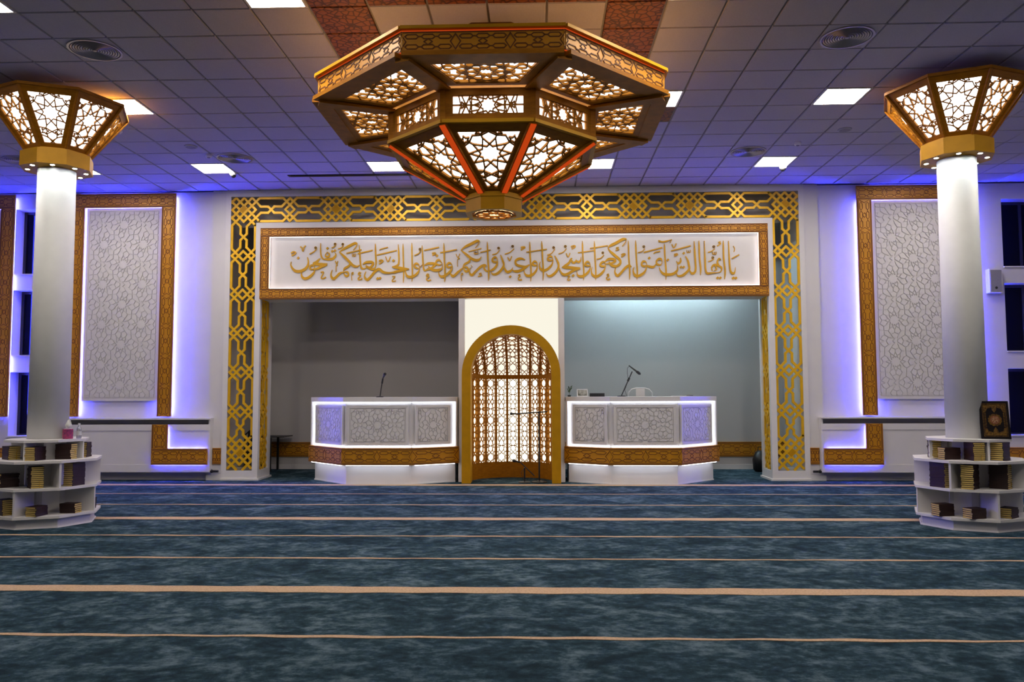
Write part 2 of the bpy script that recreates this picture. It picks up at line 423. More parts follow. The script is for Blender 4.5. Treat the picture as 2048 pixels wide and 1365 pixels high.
def lit_panel(parent, quad, out, border, segs_fn, sw=0.014, frame_m=None, diff_m=None, ft=0.05, name='lantern_panel', centre=None):
    """framed fretwork panel with a glowing diffuser behind. quad: 3D corners bottom-left, bottom-right, top-right, top-left seen from outside"""
    q = [V(p) for p in quad]; O = sum(q, V((0, 0, 0)))/len(q)
    U = (q[1]-q[0]).normalized(); N = U.cross(q[-1]-q[0]).normalized()
    if N.dot(V(out)) < 0: N = -N
    Vv = N.cross(U); fn = plane_fn(O, U, Vv, N)
    poly = [((p-O).dot(U), (p-O).dot(Vv)) for p in q]
    if area(poly) < 0: poly = poly[::-1]
    inn = inset_poly(poly, border)
    mb = MB(); n = len(poly)
    for i in range(n):
        mb.prism([poly[i], poly[(i+1) % n], inn[(i+1) % n], inn[i]], -ft, 0, fn)
    f = obj(name, mb, frame_m or BRONZE, parent)
    fr = MB().straps(clip_segs(segs_fn(inn), inn) + pl(*inn, closed=True), sw, -0.028, -0.010, fn)
    obj('fretwork', fr, frame_m or BRONZE, f)
    obj('diffuser', MB().prism(inset_poly(inn, -0.004), -ft + 0.004, -ft + 0.010, fn), diff_m or DIFF, f)
    return f
def pt_in(segs): return segs

# ================================================================== the room
H = 5.5
floor = obj('floor', MB().box(-12, 12, -19, 2.4, -0.1, 0), CARPET, kind='structure', label='dark blue mottled carpet with thin tan prayer lines', cat='carpet')
for y, wd in ((-0.75, .20), (-2.03, .04), (-3.30, .045), (-4.60, .20), (-5.86, .045), (-7.10, .045), (-8.36, .20), (-9.64, .045), (-10.9, .045), (-12.15, .20)):
    mb = MB(); n = 160
    for i in range(n):
        xa, xb = -12 + 24*i/n, -12 + 24*(i+1)/n
        j = lambda k: 0.008*math.sin(k*1.7 + y*9) + 0.006*math.sin(k*0.53 + y)
        mb.add([(xa, y-wd/2+j(i), 0.0), (xb, y-wd/2+j(i+1), 0.0), (xb, y+wd/2+j(i+1+7), 0.0), (xa, y+wd/2+j(i+7), 0.0), (xa, y-wd/2+j(i), 0.004), (xb, y-wd/2+j(i+1), 0.004), (xb, y+wd/2+j(i+8), 0.004), (xa, y+wd/2+j(i+7), 0.004)],
               [(4, 5, 6, 7), (0, 1, 5, 4), (2, 3, 7, 6)])
    obj('carpet_stripe', mb, STRIPE, floor)

ceiling = obj('ceiling', MB().box(-12, 12, -19, 0.35, H + 0.02, H + 0.12), GRID, kind='structure', label='suspended ceiling of square grey tiles', cat='ceiling')
lights = {(-9, 12), (-4, 12), (3, 12), (7, 12), (-9, 7), (-4, 7), (3, 7), (7, 7), (-13, 2), (-9, 2), (-4, 2), (2, 2), (7, 2), (-13, 7), (12, 7), (12, 2), (12, 12), (-13, 12), (-9, 17), (-4, 17), (3, 17), (7, 17)}
vents = {(-8, 10), (6, 10), (-8, 3), (6, 3), (-14, 3)}
orn = {(c, r) for c in range(-3, 3) for r in range(7, 13) if c in (-3, 2) or r in (7, 12)} | {(3, 6), (-4, 6)}
tile_me = MB().add([(-.29, -.29, 0), (.29, -.29, 0), (.29, .29, 0), (-.29, .29, 0), (-.284, -.284, -.018), (.284, -.284, -.018), (.284, .284, -.018), (-.284, .284, -.018)],
                   [(7, 6, 5, 4), (0, 1, 5, 4), (1, 2, 6, 5), (2, 3, 7, 6), (3, 0, 4, 7)]).mesh('ceiling_tile')
tile_me.materials.append(TILE)
orn_me = tile_me.copy(); orn_me.materials.clear(); orn_me.materials.append(ORN)
cells = [(c, r) for c in range(-20, 20) for r in range(0, 31) if (c, r) not in lights and (c, r) not in vents]
def seen(c, r):
    p = V(((c+.5)*.6 - .504, -(r+.5)*.6 + 15.045, H - 1.599)); d = p.dot(_f)
    if d < 1: return None
    x, y = p.dot(_r)/d*1615, p.dot(_u)/d*1615
    return d if abs(x) < 1090 and abs(y) < 740 else None
vis = sorted([(seen(c, r), c, r) for c, r in cells if seen(c, r)])
near = {(c, r) for d, c, r in vis[:290]}
rest = MB()
for c, r in cells:
    x, y = (c+.5)*.6, -(r+.5)*.6
    if (c, r) in orn:
        o = obj('ornament_tile', None, None, ceiling, mesh=orn_me); o.location = (x, y, H + .018)
    elif (c, r) in near:
        o = obj('ceiling_tile', None, None, ceiling, mesh=tile_me); o.location = (x, y, H + .018)
    else:
        rest.add([(v.co.x + x, v.co.y + y, v.co.z + H + .018) for v in tile_me.vertices], [tuple(p.vertices) for p in tile_me.polygons])
obj('ceiling_tile_field', rest, TILE, ceiling, kind='stuff')

def light_words(c, r):
    row = {12: 'nearest row', 7: 'middle row', 2: 'far row by the portal wall', 17: 'first row above the viewer', 22: 'second row behind viewer', 27: 'last row behind viewer'}[r]
    side = 'far left' if c <= -12 else 'left' if c <= -8 else 'left of chandelier' if c < 0 else 'right of chandelier' if c < 5 else 'right' if c < 10 else 'far right'
    return row, side
for c, r in sorted(lights):
    x, y = (c+.5)*.6, -(r+.5)*.6; row, side = light_words(c, r)
    t = thing('ceiling_light', 'square white ceiling light panel, %s, %s' % (side, row), 'ceiling light', 'square ceiling light panels', (x, y, H))
    f = MB()
    for a in ((-.295, .295, -.295, -.27), (-.295, .295, .27, .295), (-.295, -.27, -.27, .27), (.27, .295, -.27, .27)): f.box(a[0], a[1], a[2], a[3], -.006, .02)
    obj('light_frame', f, WHITE, t)
    obj('diffuser', MB().box(-.27, .27, -.27, .27, -.002, .012), PANEL_L, t)
for c, r in sorted(vents):
    x, y = (c+.5)*.6, -(r+.5)*.6
    lb = {(-8, 10): 'large round swirl air vent in ceiling above the left column', (6, 10): 'large round swirl air vent in ceiling, blue reflections, left of right column', (-8, 3): 'round air vent in far ceiling beside the left light panel', (6, 3): 'round air vent in far ceiling beside the right light panel', (-14, 3): 'round ceiling air vent at the far left picture edge'}[(c, r)]
    t = thing('air_vent', lb, 'air vent', 'round swirl ceiling vents', (x, y, H))
    obj('vent_plate', MB().box(-.295, .295, -.295, .295, .0, .02), TILE, t)
    obj('vent_rim', MB().lathe([(.285, .0), (.285, -.012), (.262, -.012), (.262, .0)], n=40, caps=False), VENT, t, smooth=False)
    obj('vent_core', MB().lathe([(.262, -.001), (.262, .0)], n=40), BLACK, t)
    for k in range(9):
        rr = .03 + .026*k
        obj('vent_ring', MB().lathe([(rr, -.003), (rr+.012, -.012), (rr+.016, -.003)], n=40, caps=False), VENT, t)
    obj('vent_boss', MB().lathe([(.025, -.003), (.02, -.014), (.004, -.016)], n=16), VENT, t)
# small ceiling devices
def ceil_disc(name, label, cat, x, y, prof, m, core=None):
    t = thing(name, label, cat, loc=(x, y, H))
    obj('housing', MB().lathe(prof, n=24), m, t, smooth=False)
    if core: obj('grille', MB().lathe(core, n=24), MESHG, t)
ceil_disc('ceiling_speaker', 'small round ceiling speaker left of the chandelier', 'speaker', -4.95, -2.75, [(.10, 0), (.10, -.012), (.085, -.02)], GREYP, [(.08, -.02), (.07, -.024)])
ceil_disc('ceiling_speaker', 'small round ceiling speaker right of the chandelier', 'speaker', 5.05, -3.15, [(.10, 0), (.10, -.012), (.085, -.02)], GREYP, [(.08, -.02), (.07, -.024)])
ceil_disc('smoke_detector', 'white smoke detector on ceiling near the left light panel', 'smoke detector', -5.7, -3.55, [(.07, 0), (.07, -.02), (.05, -.045)], WHITE, [(.03, -.045), (.02, -.05)])
ceil_disc('smoke_detector', 'white smoke detector on ceiling beside the right column', 'smoke detector', 5.75, -4.35, [(.07, 0), (.07, -.02), (.05, -.045)], WHITE, [(.03, -.045), (.02, -.05)])
ceil_disc('motion_sensor', 'small white motion sensor on ceiling grid, left side', 'sensor', -4.85, -2.3, [(.05, 0), (.055, -.03), (.04, -.05)], WHITE, [(.03, -.05), (.015, -.06)])
ceil_disc('motion_sensor', 'small grey motion sensor on ceiling grid, right side', 'sensor', 4.55, -2.55, [(.05, 0), (.055, -.03), (.04, -.05)], WHITE, [(.03, -.05), (.015, -.06)])
for x, lb in ((-4.86, 'small white dome camera at the corner of left light panel'), (4.72, 'small white dome camera at the corner of right light panel')):
    t = thing('dome_camera', lb, 'camera', loc=(x, -1.22, H))
    obj('camera_base', MB().lathe([(.06, 0), (.06, -.03), (.052, -.045)], n=20), WHITE, t)
    obj('camera_dome', MB().lathe([(.05, -.045), (.045, -.07), (.025, -.088), (.004, -.092)], n=20), DARKM, t, smooth=True)
t = thing('screen_slot', 'long black projection screen slot in ceiling above the portal', 'screen slot', loc=(-1.9, -0.99, H))
obj('slot_casing', MB().box(-2.05, 2.05, -.055, .055, -.012, .0), BLACK, t)
obj('slot_flap', MB().box(-2.0, 2.0, -.03, .03, -.02, -.012), DARKM, t)

# ---------------------------------------------------------------- walls
YW = 0.10
mb = MB()
WZ = ((0.80, 2.04), (2.34, 3.62), (3.91, 5.20))
WINL, WINR = (-9.62, -8.62), (9.12, 10.1)
def wall_run(mb, x0, x1, win):
    if not win: mb.box(x0, x1, YW, YW + .35, 0, H); return
    mb.box(x0, win[0], YW, YW + .35, 0, H); mb.box(win[1], x1, YW, YW + .35, 0, H)
    z = 0
    for a, b in WZ: mb.box(win[0], win[1], YW, YW + .35, z, a); z = b
    mb.box(win[0], win[1], YW, YW + .35, z, H)
wall_run(mb, -12, -5.70, WINL); wall_run(mb, 5.70, 12, WINR)
obj('wall_back', mb, WALL, kind='structure', label='white painted wall either side of the golden portal', cat='wall')
obj('wall_recess', MB().box(-5.70, 5.70, 2.30, 2.45, 0, H).box(-5.85, -5.70, .45, 2.45, 0, H).box(5.70, 5.85, .45, 2.45, 0, H).box(-5.85, 5.85, .36, 2.45, H, H + .1), GREYW, kind='structure', label='grey fabric covered recess wall behind the two desks', cat='wall')
obj('wall_left', MB().box(-12.2, -12, -19, .45, 0, H), WALL, kind='structure', label='white side wall on the left', cat='wall')
obj('wall_right', MB().box(12, 12.2, -19, .45, 0, H), WALL, kind='structure', label='white side wall on the right', cat='wall')
obj('wall_rear', MB().box(-12.2, 12.2, -19.2, -19, 0, H), WALL, kind='structure', label='white wall behind the viewer', cat='wall')
k = 0
for win, sd in ((WINL, 'left'), (WINR, 'right')):
    for i, (a, b) in enumerate(WZ):
        k += 1
        fr = MB(); x0, x1 = win; y0, y1 = YW + .26, YW + .33
        for q in ((x0, x0+.05, a, b), (x1-.05, x1, a, b), (x0+.05, x1-.05, a, a+.05), (x0+.05, x1-.05, b-.05, b), ((x0+x1)/2-.025, (x0+x1)/2+.025, a+.05, b-.05)): fr.box(q[0], q[1], y0, y1, q[2], q[3])
        wo = obj('window_%d' % k, fr, WFRAME, kind='structure', label='dark night window, %s of three stacked on the %s' % (('lowest', 'middle', 'top')[i], sd), cat='window')
        for xa, xb in ((x0+.05, (x0+x1)/2-.025), ((x0+x1)/2+.025, x1-.05)): obj('window_pane', MB().box(xa, xb, y0+.02, y0+.03, a+.05, b-.05), GLASSD, wo)
        obj('window_sill', MB().box(x0, x1, YW-.03, y0, a, a+.025), WHITE, wo)
        # blue led line along the reveal
        xl = x0 if sd == 'left' else x0
        obj('led_strip', MB().box(x1-.010, x1-.002, YW+.03, YW+.05, a+.05, b-.05) if sd == 'left' else MB().box(x0+.002, x0+.010, YW+.03, YW+.05, a+.05, b-.05), LED_BW, wo)

# pilasters flush with the portal
for s, n in ((-1, 1), (1, 2)):
    obj('trim_%d' % n, MB().box(min(s*5.46, s*5.72), max(s*5.46, s*5.72), .03, .45, 0, H), WALL, kind='structure', label='flat white pilaster %s of the portal' % ('left' if s < 0 else 'right'), cat='trim')
    m = min(s*5.44, s*5.74); M_ = max(s*5.44, s*5.74)
    obj('baseboard_%s' % ('left' if s < 0 else 'right'), MB().box(m, M_, .012, .03, 0, .10), WHITE, kind='structure', label='white baseboard of the pilaster %s of portal' % ('left' if s < 0 else 'right'), cat='baseboard')
# recess gold dado and skirting (in the setting)
for s, n in ((-1, 3), (1, 4)):
    x0, x1 = sorted((s*1.0, s*5.68)); L = x1 - x0
    tr = obj('trim_%d' % n, MB().box(x0, x1, 2.27, 2.30, .0, .10), WHITE, kind='structure', label='white skirting and golden dado board on the recess wall %s' % ('left' if s < 0 else 'right'), cat='trim')
    gold_board('dado_board', tr, wall_fn((x0+x1)/2, .42, 2.30), L, .31, .03)

# ================================================================== portal
portal = thing('portal', 'white portal frame with golden lattice screens around the niche', 'portal')
def bx(name, par, m, *b):
    mb = MB()
    for q in b: mb.box(*q)
    return obj(name, mb, m, par)
for s in (-1, 1):
    S = lambda a, b: (min(s*a, s*b), max(s*a, s*b))
    bx('outer_post', portal, WHITE, (*S(5.36, 5.455), 0, .10, .18, H), (*S(5.40, 5.455), .10, .70, .18, H))
    bx('inner_post', portal, WHITE, (*S(4.765, 4.87), 0, .10, .18, 4.87), (*S(4.765, 4.83), .60, .70, .18, 4.87))
    bx('plinth', portal, WHITE, (*S(4.765, 5.455), 0, .70, .035, .18), (*S(4.735, 5.458), -.025, .72, 0, .035))
bx('top_rail', portal, WHITE, (-5.36, 5.36, 0, .10, 5.375, H))
bx('lattice_backing', portal, GREYW, (-5.40, 5.40, .50, .54, 4.88, H - .005))
bx('header_rail', portal, WHITE, (-4.765, 4.765, -.0, .10, 4.76, 4.87))
a = .222
def lattice(name, segs, fn, clip, w=.043, label=None):
    S = [((p[0]*a, p[1]*a), (q[0]*a, q[1]*a)) for p, q in segs]
    return obj(name, MB().straps(clip_segs(S, clip), w, -.045, -.015, fn), GOLD_LIT, portal, label=label)
# top band
seq = [('B', -5.115), ('r', -4.229), ('B', -3.343), ('B', -2.307), ('r', -1.421), ('B', -.535), ('B', .535), ('r', 1.421), ('B', 2.307), ('B', 3.343), ('r', 4.229), ('B', 5.115)]
top = lattice('top_lattice', lattice_chain([(k, x/a) for k, x in seq]), wall_fn(0, 5.125, 0), [(-5.36, -.25), (5.36, -.25), (5.36, .25), (-5.36, .25)])
for k, x in seq:
    if k == 'B': obj('diamond_plate', MB().prism([(x-.09, 0), (x, -.09), (x+.09, 0), (x, .09)], -.03, -.012, wall_fn(0, 5.125, 0)), GOLD, top)
# pier bands (u downwards)
for s in (-1, 1):
    vs = [('B', 5.125), ('r', 4.24), ('r', 3.50), ('r', 2.76), ('r', 2.02), ('r', 1.28), ('B', .52)]
    O = V((s*5.115, 0, 0)); fn = plane_fn(O, (0, 0, -1), (1, 0, 0), (0, -1, 0))
    pr = lattice('pier_lattice', lattice_chain([(k, -z/a) for k, z in vs]), fn, [(-4.90, -.25), (-.17, -.25), (-.17, .25), (-4.90, .25)])
    obj('diamond_plate', MB().prism([(-.52-.09, 0), (-.52, -.09), (-.52+.09, 0), (-.52, .09)], -.03, -.012, fn), GOLD, pr)
    # inner side of the pier
    O = V((s*4.78, .35, 0)); fn2 = plane_fn(O, (0, 0, -1), (0, 1, 0), (-s, 0, 0))
    lattice('side_lattice', lattice_chain([(k, -z/a) for k, z in vs[1:]]), fn2, [(-3.45, -.25), (-.17, -.25), (-.17, .25), (-3.45, .25)])

# ================================================================== calligraphy sign
sign = thing('calligraphy_sign', 'long white sign with golden Arabic calligraphy in carved golden frame', 'sign')
bx('sign_box', sign, WHITE, (-4.765, 4.765, .10, .62, 3.41, 4.87))
for z, L in ((4.673, 9.54), (3.50, 9.54)): gold_board('frame_board', sign, wall_fn(0, z, .06), L, .17 if z > 4 else .20, .10, lw=.0085)
for s in (-1, 1):
    gold_board('frame_board', sign, plane_fn((s*4.685, .06, 4.094), (0, 0, 1), (-1, 0, 0), (0, -1, 0)), .988, .17, .10, lw=.0085)
bx('sign_panel', sign, WHITE, (-4.60, 4.60, .05, .09, 3.60, 4.59))
bx('led_strip', sign, LED_W, (-4.60, 4.60, -.005, .005, 4.582, 4.588), (-4.60, 4.60, -.005, .005, 3.602, 3.608), (-4.598, -4.592, -.005, .005, 3.61, 4.58), (4.592, 4.598, -.005, .005, 3.61, 4.58))
CALLI = """42:-3887,4206 -3869,4122 -3879,4043 -3934,3976 -4023,3938 -4113,3944 -4176,4001 -4205,4068 -4195,4124
d:-4063,4193
20:-4203,4282 -4158,4310 -4113,4298 -4130,4270 -4191,4237
18:-4030,4404 -4002,4393 -3973,4319 -3957,4392 -3924,4426
o:-3732,4385
15:-3713,4368 -3759,4312 -3848,4262
31:-3744,4008 -3778,4048 -3828,4032 -3836,3987 -3788,3970 -3744,3997
37:-3744,3997 -3759,3908 -3853,3819 -3932,3797 -3983,3831 -4000,3898 -3984,3954
42:-3784,4078 -3711,4109 -3645,4182
42:-3778,4076 -3688,4070 -3599,4066 -3503,4076
37:-3509,4051 -3598,4030 -3687,3986 -3777,3970
28:-3638,4474 -3636,4333 -3621,4221 -3577,4164 -3521,4164
28:-3512,4304 -3469,4264 -3477,4220 -3522,4214 -3543,4243 -3512,4298
37:-3577,4164 -3477,4163 -3398,4174 -3343,4241 -3360,4286
d:-3504,4371
d:-3411,4314
d:-3361,4325
o:-3357,4454
15:-3345,4432 -3378,4398 -3423,4382
o:-3211,4448
15:-3199,4419 -3238,4380 -3299,4358
39:-2936,4464 -2987,4462 -3087,4413 -3198,4352 -3276,4302
15:-2936,4464 -2952,4406 -3008,4333
39:-3276,4302 -3186,4217 -3084,4115 -3005,4036 -2937,4019 -2887,4046
31:-2897,4428 -2884,4271 -2871,4091 -2853,4001 -2814,3973 -2736,4000
18:-3141,4273 -2851,4338
18:-2923,4265 -2638,4327
13:-3029,4272 -3023,4221 -3001,4227 -2998,4266 -2990,4215 -2967,4226 -2968,4271
33:-3072,4093 -3083,4037 -3172,3981 -3194,3926
31:-3182,3914 -3115,3914 -3098,3858 -3137,3836 -3176,3870 -3188,3914
37:-3182,3914 -3260,3893 -3327,3826 -3382,3787 -3422,3827 -3428,3894 -3407,3961
15:-3353,4129 -3324,4072 -3302,4128
15:-3330,4072 -3313,4044 -3335,4028 -3334,3927
18:-3630,3912 -3574,3917 -3607,3839 -3618,3800 -3573,3794 -3528,3822
15:-3042,3891 -3009,3907 -3009,3874 -3036,3863 -3030,3757
18:-2858,3889 -2886,3906 -2908,3873 -2863,3845 -2913,3789 -2890,3767 -2835,3789
37:-2826,4057 -2759,4096 -2659,4101 -2625,4067 -2691,4000 -2770,4045
37:-2770,4034 -2725,4000 -2657,3968 -2602,3977 -2574,4033
33:-2589,4453 -2582,4268 -2571,4089 -2585,4010
18:-2559,4234 -2180,4320
15:-2504,4323 -2487,4346 -2348,4384
20:-2519,4122 -2469,4138 -2441,4116 -2513,4066
18:-2391,4205 -2346,4109 -2297,4204
d:-2240,4125
39:-2763,3922 -2790,3833 -2745,3766 -2690,3799 -2590,3921 -2512,3965 -2434,3909 -2333,3891 -2222,3907 -2100,3928
d:-2539,3786
d:-2494,3792
15:-2260,3823 -2210,3817 -2254,3762 -2260,3729 -2193,3739
33:-2153,4438 -2141,4264 -2137,4107 -2162,4040 -2262,4008
39:-2265,4008 -2159,3990 -2047,3973 -1941,3966
37:-2258,3890 -2192,3912 -2080,3939 -1947,3958
28:-2061,4448 -2054,4151 -2044,3872 -2054,3705
31:-1894,4464 -1887,4150 -1880,3871 -1888,3720
31:-1758,3976 -1802,3982 -1845,4016 -1831,4055 -1792,4065 -1758,4037 -1744,3970
37:-1744,3970 -1769,3903 -1835,3837 -1924,3810 -1985,3838 -2011,3916 -1997,3961
33:-1699,4411 -1687,4204 -1675,4037 -1658,3947 -1624,3936 -1580,3980
o:-1737,4339
15:-1726,4317 -1759,4261 -1843,4220
18:-1659,4316 -1376,4375
18:-1353,4269 -1037,4327
37:-1652,4031 -1580,4064 -1480,4063 -1452,4035 -1535,3968 -1613,3936
39:-1580,4013 -1502,3946 -1413,3934 -1335,3956 -1313,4011
26:-1747,3992 -1686,4048
31:-1319,4067 -1369,4129 -1414,4118 -1434,4068 -1380,4034 -1325,4050
33:-1319,4078 -1311,4011
d:-1414,4213
20:-1509,4259 -1459,4269 -1442,4253 -1503,4219
31:-1287,4453 -1275,4145 -1263,3866 -1268,3710
31:-1130,4010 -1191,3988 -1227,4022 -1191,4072 -1147,4060 -1122,4010
37:-1122,4010 -1147,3932 -1224,3854 -1313,3811 -1368,3844 -1380,3911
39:-609,4486 -659,4486 -770,4431 -881,4376 -959,4315
13:-609,4486 -637,4419 -687,4358
39:-959,4315 -859,4231 -759,4152 -670,4118 -604,4139 -576,4189
15:-814,4286 -571,4346
15:-593,4268 -399,4316
13:-709,4291 -704,4241 -676,4246 -679,4285 -665,4240 -637,4251 -643,4301
13:-1053,4244 -1020,4176 -981,4249
13:-1020,4176 -986,4154 -1025,4132 -1025,4003
33:-792,4152 -803,4096 -892,4041 -925,3986
31:-925,3986 -847,3985 -825,3929 -870,3907 -903,3952 -925,3986
37:-925,3975 -1025,3886 -1102,3820 -1147,3854 -1158,3910
37:-482,4027 -526,4027 -604,3983 -692,3895 -748,3840 -792,3873 -798,3940 -770,3985
24:-770,4024 -735,3990
13:-953,3869 -925,3874 -930,3847 -958,3841 -949,3730
15:-571,3877 -615,3861 -565,3833 -637,3811
18:-1563,3852 -1591,3863 -1613,3830 -1563,3824 -1612,3768 -1579,3737 -1529,3757
33:-460,4473 -449,4138 -432,3893 -440,3726
31:-477,4027 -526,3983 -482,3915 -416,3915
31:-270,4092 -327,4081 -369,4115 -333,4170 -288,4165 -264,4092
37:-264,4092 -294,4003 -361,3937 -427,3915
o:-249,4348
15:-233,4309 -283,4248 -366,4221
39:-211,4220 -172,4113 -150,4024 -195,3935 -283,3858 -361,3853 -388,3904
37:-150,4013 -118,3924 -73,3890 -7,3923 21,3978
37:255,4115 189,4144 112,4133 68,4084 101,4022 189,3999 266,3999 332,4031
39:332,4026 244,3965 144,3911 56,3906 12,3934
d:-27,3801
18:-76,4174 -37,4107 2,4190
o:19,4379
15:46,4334 -31,4268 -131,4230
20:173,4356 223,4366 251,4355 173,4305
15:278,4266 664,4318
33:343,4466 349,4187 365,3909 358,3709
33:568,4475 581,4185 596,3907 590,3724
31:484,4019 431,4014 390,4042 426,4086 470,4069 489,4008
37:489,4008 464,3919 398,3842 309,3815 249,3854 233,3932
31:779,4111 718,4106 676,4129 708,4178 757,4172 781,4105
37:781,4105 751,4017 673,3940 596,3913 541,3952 525,4019 542,4085
o:791,4350
15:813,4317 752,4239 669,4206
o:1012,4370
15:1033,4326 972,4260 884,4227
20:1116,4358 1171,4380 1199,4363 1132,4319
39:812,4194 861,4094 883,3994 838,3894 750,3817 684,3812 651,3862
37:948,3971 1026,4015 1081,4059 1114,4125 1142,4141
42:948,3976 1047,3970 1168,3958 1289,3963
39:1289,3946 1168,3914 1057,3848 980,3832 926,3882 888,3982
31:1114,4125 1158,4058 1202,4080 1213,4124
31:1213,4102 1257,4068 1295,4101 1302,4168
18:1027,4237 1065,4170 1099,4242
d:1156,3814
15:1046,3798 1095,3803 1051,3748 1062,3728 1106,3737
18:161,3844 127,3827 160,3810 122,3766 144,3738 193,3744
33:1332,4473 1340,4179 1354,3901 1347,3729
33:1557,4466 1565,4177 1579,3899 1574,3728
15:1247,4246 1555,4288
15:1473,4327 1808,4377
31:1481,4000 1421,3998 1379,4023 1416,4072 1460,4055 1483,3989
37:1483,3989 1453,3900 1375,3823 1298,3796 1238,3824 1223,3913
31:1761,3992 1706,3985 1660,4009 1696,4059 1745,4064 1763,3986
37:1763,3986 1727,3898 1649,3821 1572,3794 1513,3833 1497,3911 1514,3977
37:1750,4070 1817,4119 1915,4118 1948,4085 1871,4041 1761,4031
37:1827,4075 1870,4008 1947,3985 2024,4018
o:1714,4242
15:1735,4197 1674,4142 1597,4121
18:1825,3836 1786,3826 1824,3803 1775,3765 1802,3732 1846,3748
41:2158,4503 2081,4491 1965,4427 1849,4370 1811,4337
15:2158,4503 2138,4438 2079,4361
41:1811,4337 1848,4272 1950,4181 2032,4102 2037,4038 1973,3987 1896,3994 1846,4026
15:2015,4342 1964,4330 2015,4303 1951,4284
20:2058,4199 2103,4218 2129,4205 2058,4160
33:2193,4470 2198,4153 2214,3894 2206,3727
38:2247,3965 2203,3998 2126,3947 2048,3857 1984,3806 1940,3858 1940,3922 1966,3974
33:2330,4475 2339,4152 2354,3893 2346,3726
31:2537,4001 2483,3980 2435,4009 2459,4067 2510,4066 2537,4008
38:2537,3995 2494,3879 2417,3815 2340,3797 2290,3842 2278,3920 2298,3965
36:2534,3995 2597,3969 2661,3968 2713,4032
33:2821,4057 2803,4109 2759,4116 2714,4071 2725,4019 2789,4003 2821,4057
d:2581,4134
o:2482,4351
15:2500,4312 2448,4261 2372,4238
20:2480,4241 2826,4331
18:2665,4213 2690,4239 2786,4262
23:2758,4471 2821,4438 2910,4451 3000,4482
13:2758,4471 2767,4426
13:3006,4482 2973,4418
33:2867,4406 2874,4147 2891,3889 2884,3722
18:3005,4392 3042,4327 3088,4404
18:2990,4265 3354,4360
d:2928,4095
38:3106,3977 3099,3900 3028,3836 2926,3818 2837,3838 2781,3903 2763,3961
31:3160,4138 3165,4067 3120,4029 3082,4074
26:3107,4042 3106,3964
d:3170,3958
d:3220,3957
20:3046,4197 3097,4210 3103,4190 3046,4165
38:3256,4163 3299,4079 3316,3989 3321,3924 3257,3847 3180,3797 3103,3797 3085,3862
d:3225,4219
36:3422,4446 3433,4142 3442,3923 3409,3846 3358,3847 3327,3911
13:3283,4279 3288,4234 3314,4240 3312,4272 3324,4234 3350,4246 3350,4285
33:3512,4458 3515,4142 3535,3935 3528,3800
33:3610,4451 3617,4141 3625,3909 3656,3838 3738,3844 3852,3849
31:3752,3882 3740,3947 3792,3998 3880,3971 3923,3932 3903,3868 3840,3849
23:3798,3985 3828,3920 3777,3882
28:3880,3971 3843,4049 3883,4113 3914,4080
d:3844,3750
d:3895,3750
o:3786,4339
15:3804,4300 3746,4256 3678,4233
13:3758,4243 3764,4198 3789,4204 3794,4236 3802,4197 3827,4203 3828,4242
o:3763,4133
15:3781,4107 3730,4075 3679,4060
18:3914,4435 3876,4416 3914,4396 3849,4352
33:3963,4454 3965,4138 3986,3880 3974,3720
33:4060,4447 4067,4137 4081,3905 4118,3834 4162,3853 4179,3949
15:4147,4349 4171,4297 4157,4239
18:4117,4113 4251,4184
d:4135,3744
d:4185,3744"""
def smooth_path(p, n=6):
    if len(p) < 3: return p
    out = []
    for i in range(len(p)-1):
        p0, p1, p2, p3 = p[max(i-1, 0)], p[i], p[i+1], p[min(i+2, len(p)-1)]
        for k in range(n):
            t = k/n
            out.append(tuple(.5*((2*p1[j]) + (-p0[j]+p2[j])*t + (2*p0[j]-5*p1[j]+4*p2[j]-p3[j])*t*t + (-p0[j]+3*p1[j]-3*p2[j]+p3[j])*t**3) for j in (0, 1)))
    return out + [p[-1]]
cuts = [-3.30, -2.35, -1.55, -.62, .02, .98, 1.75, 2.45, 3.05, 3.72, 99]
words = [MB() for _ in cuts]
cf = wall_fn(0, 0, .05)
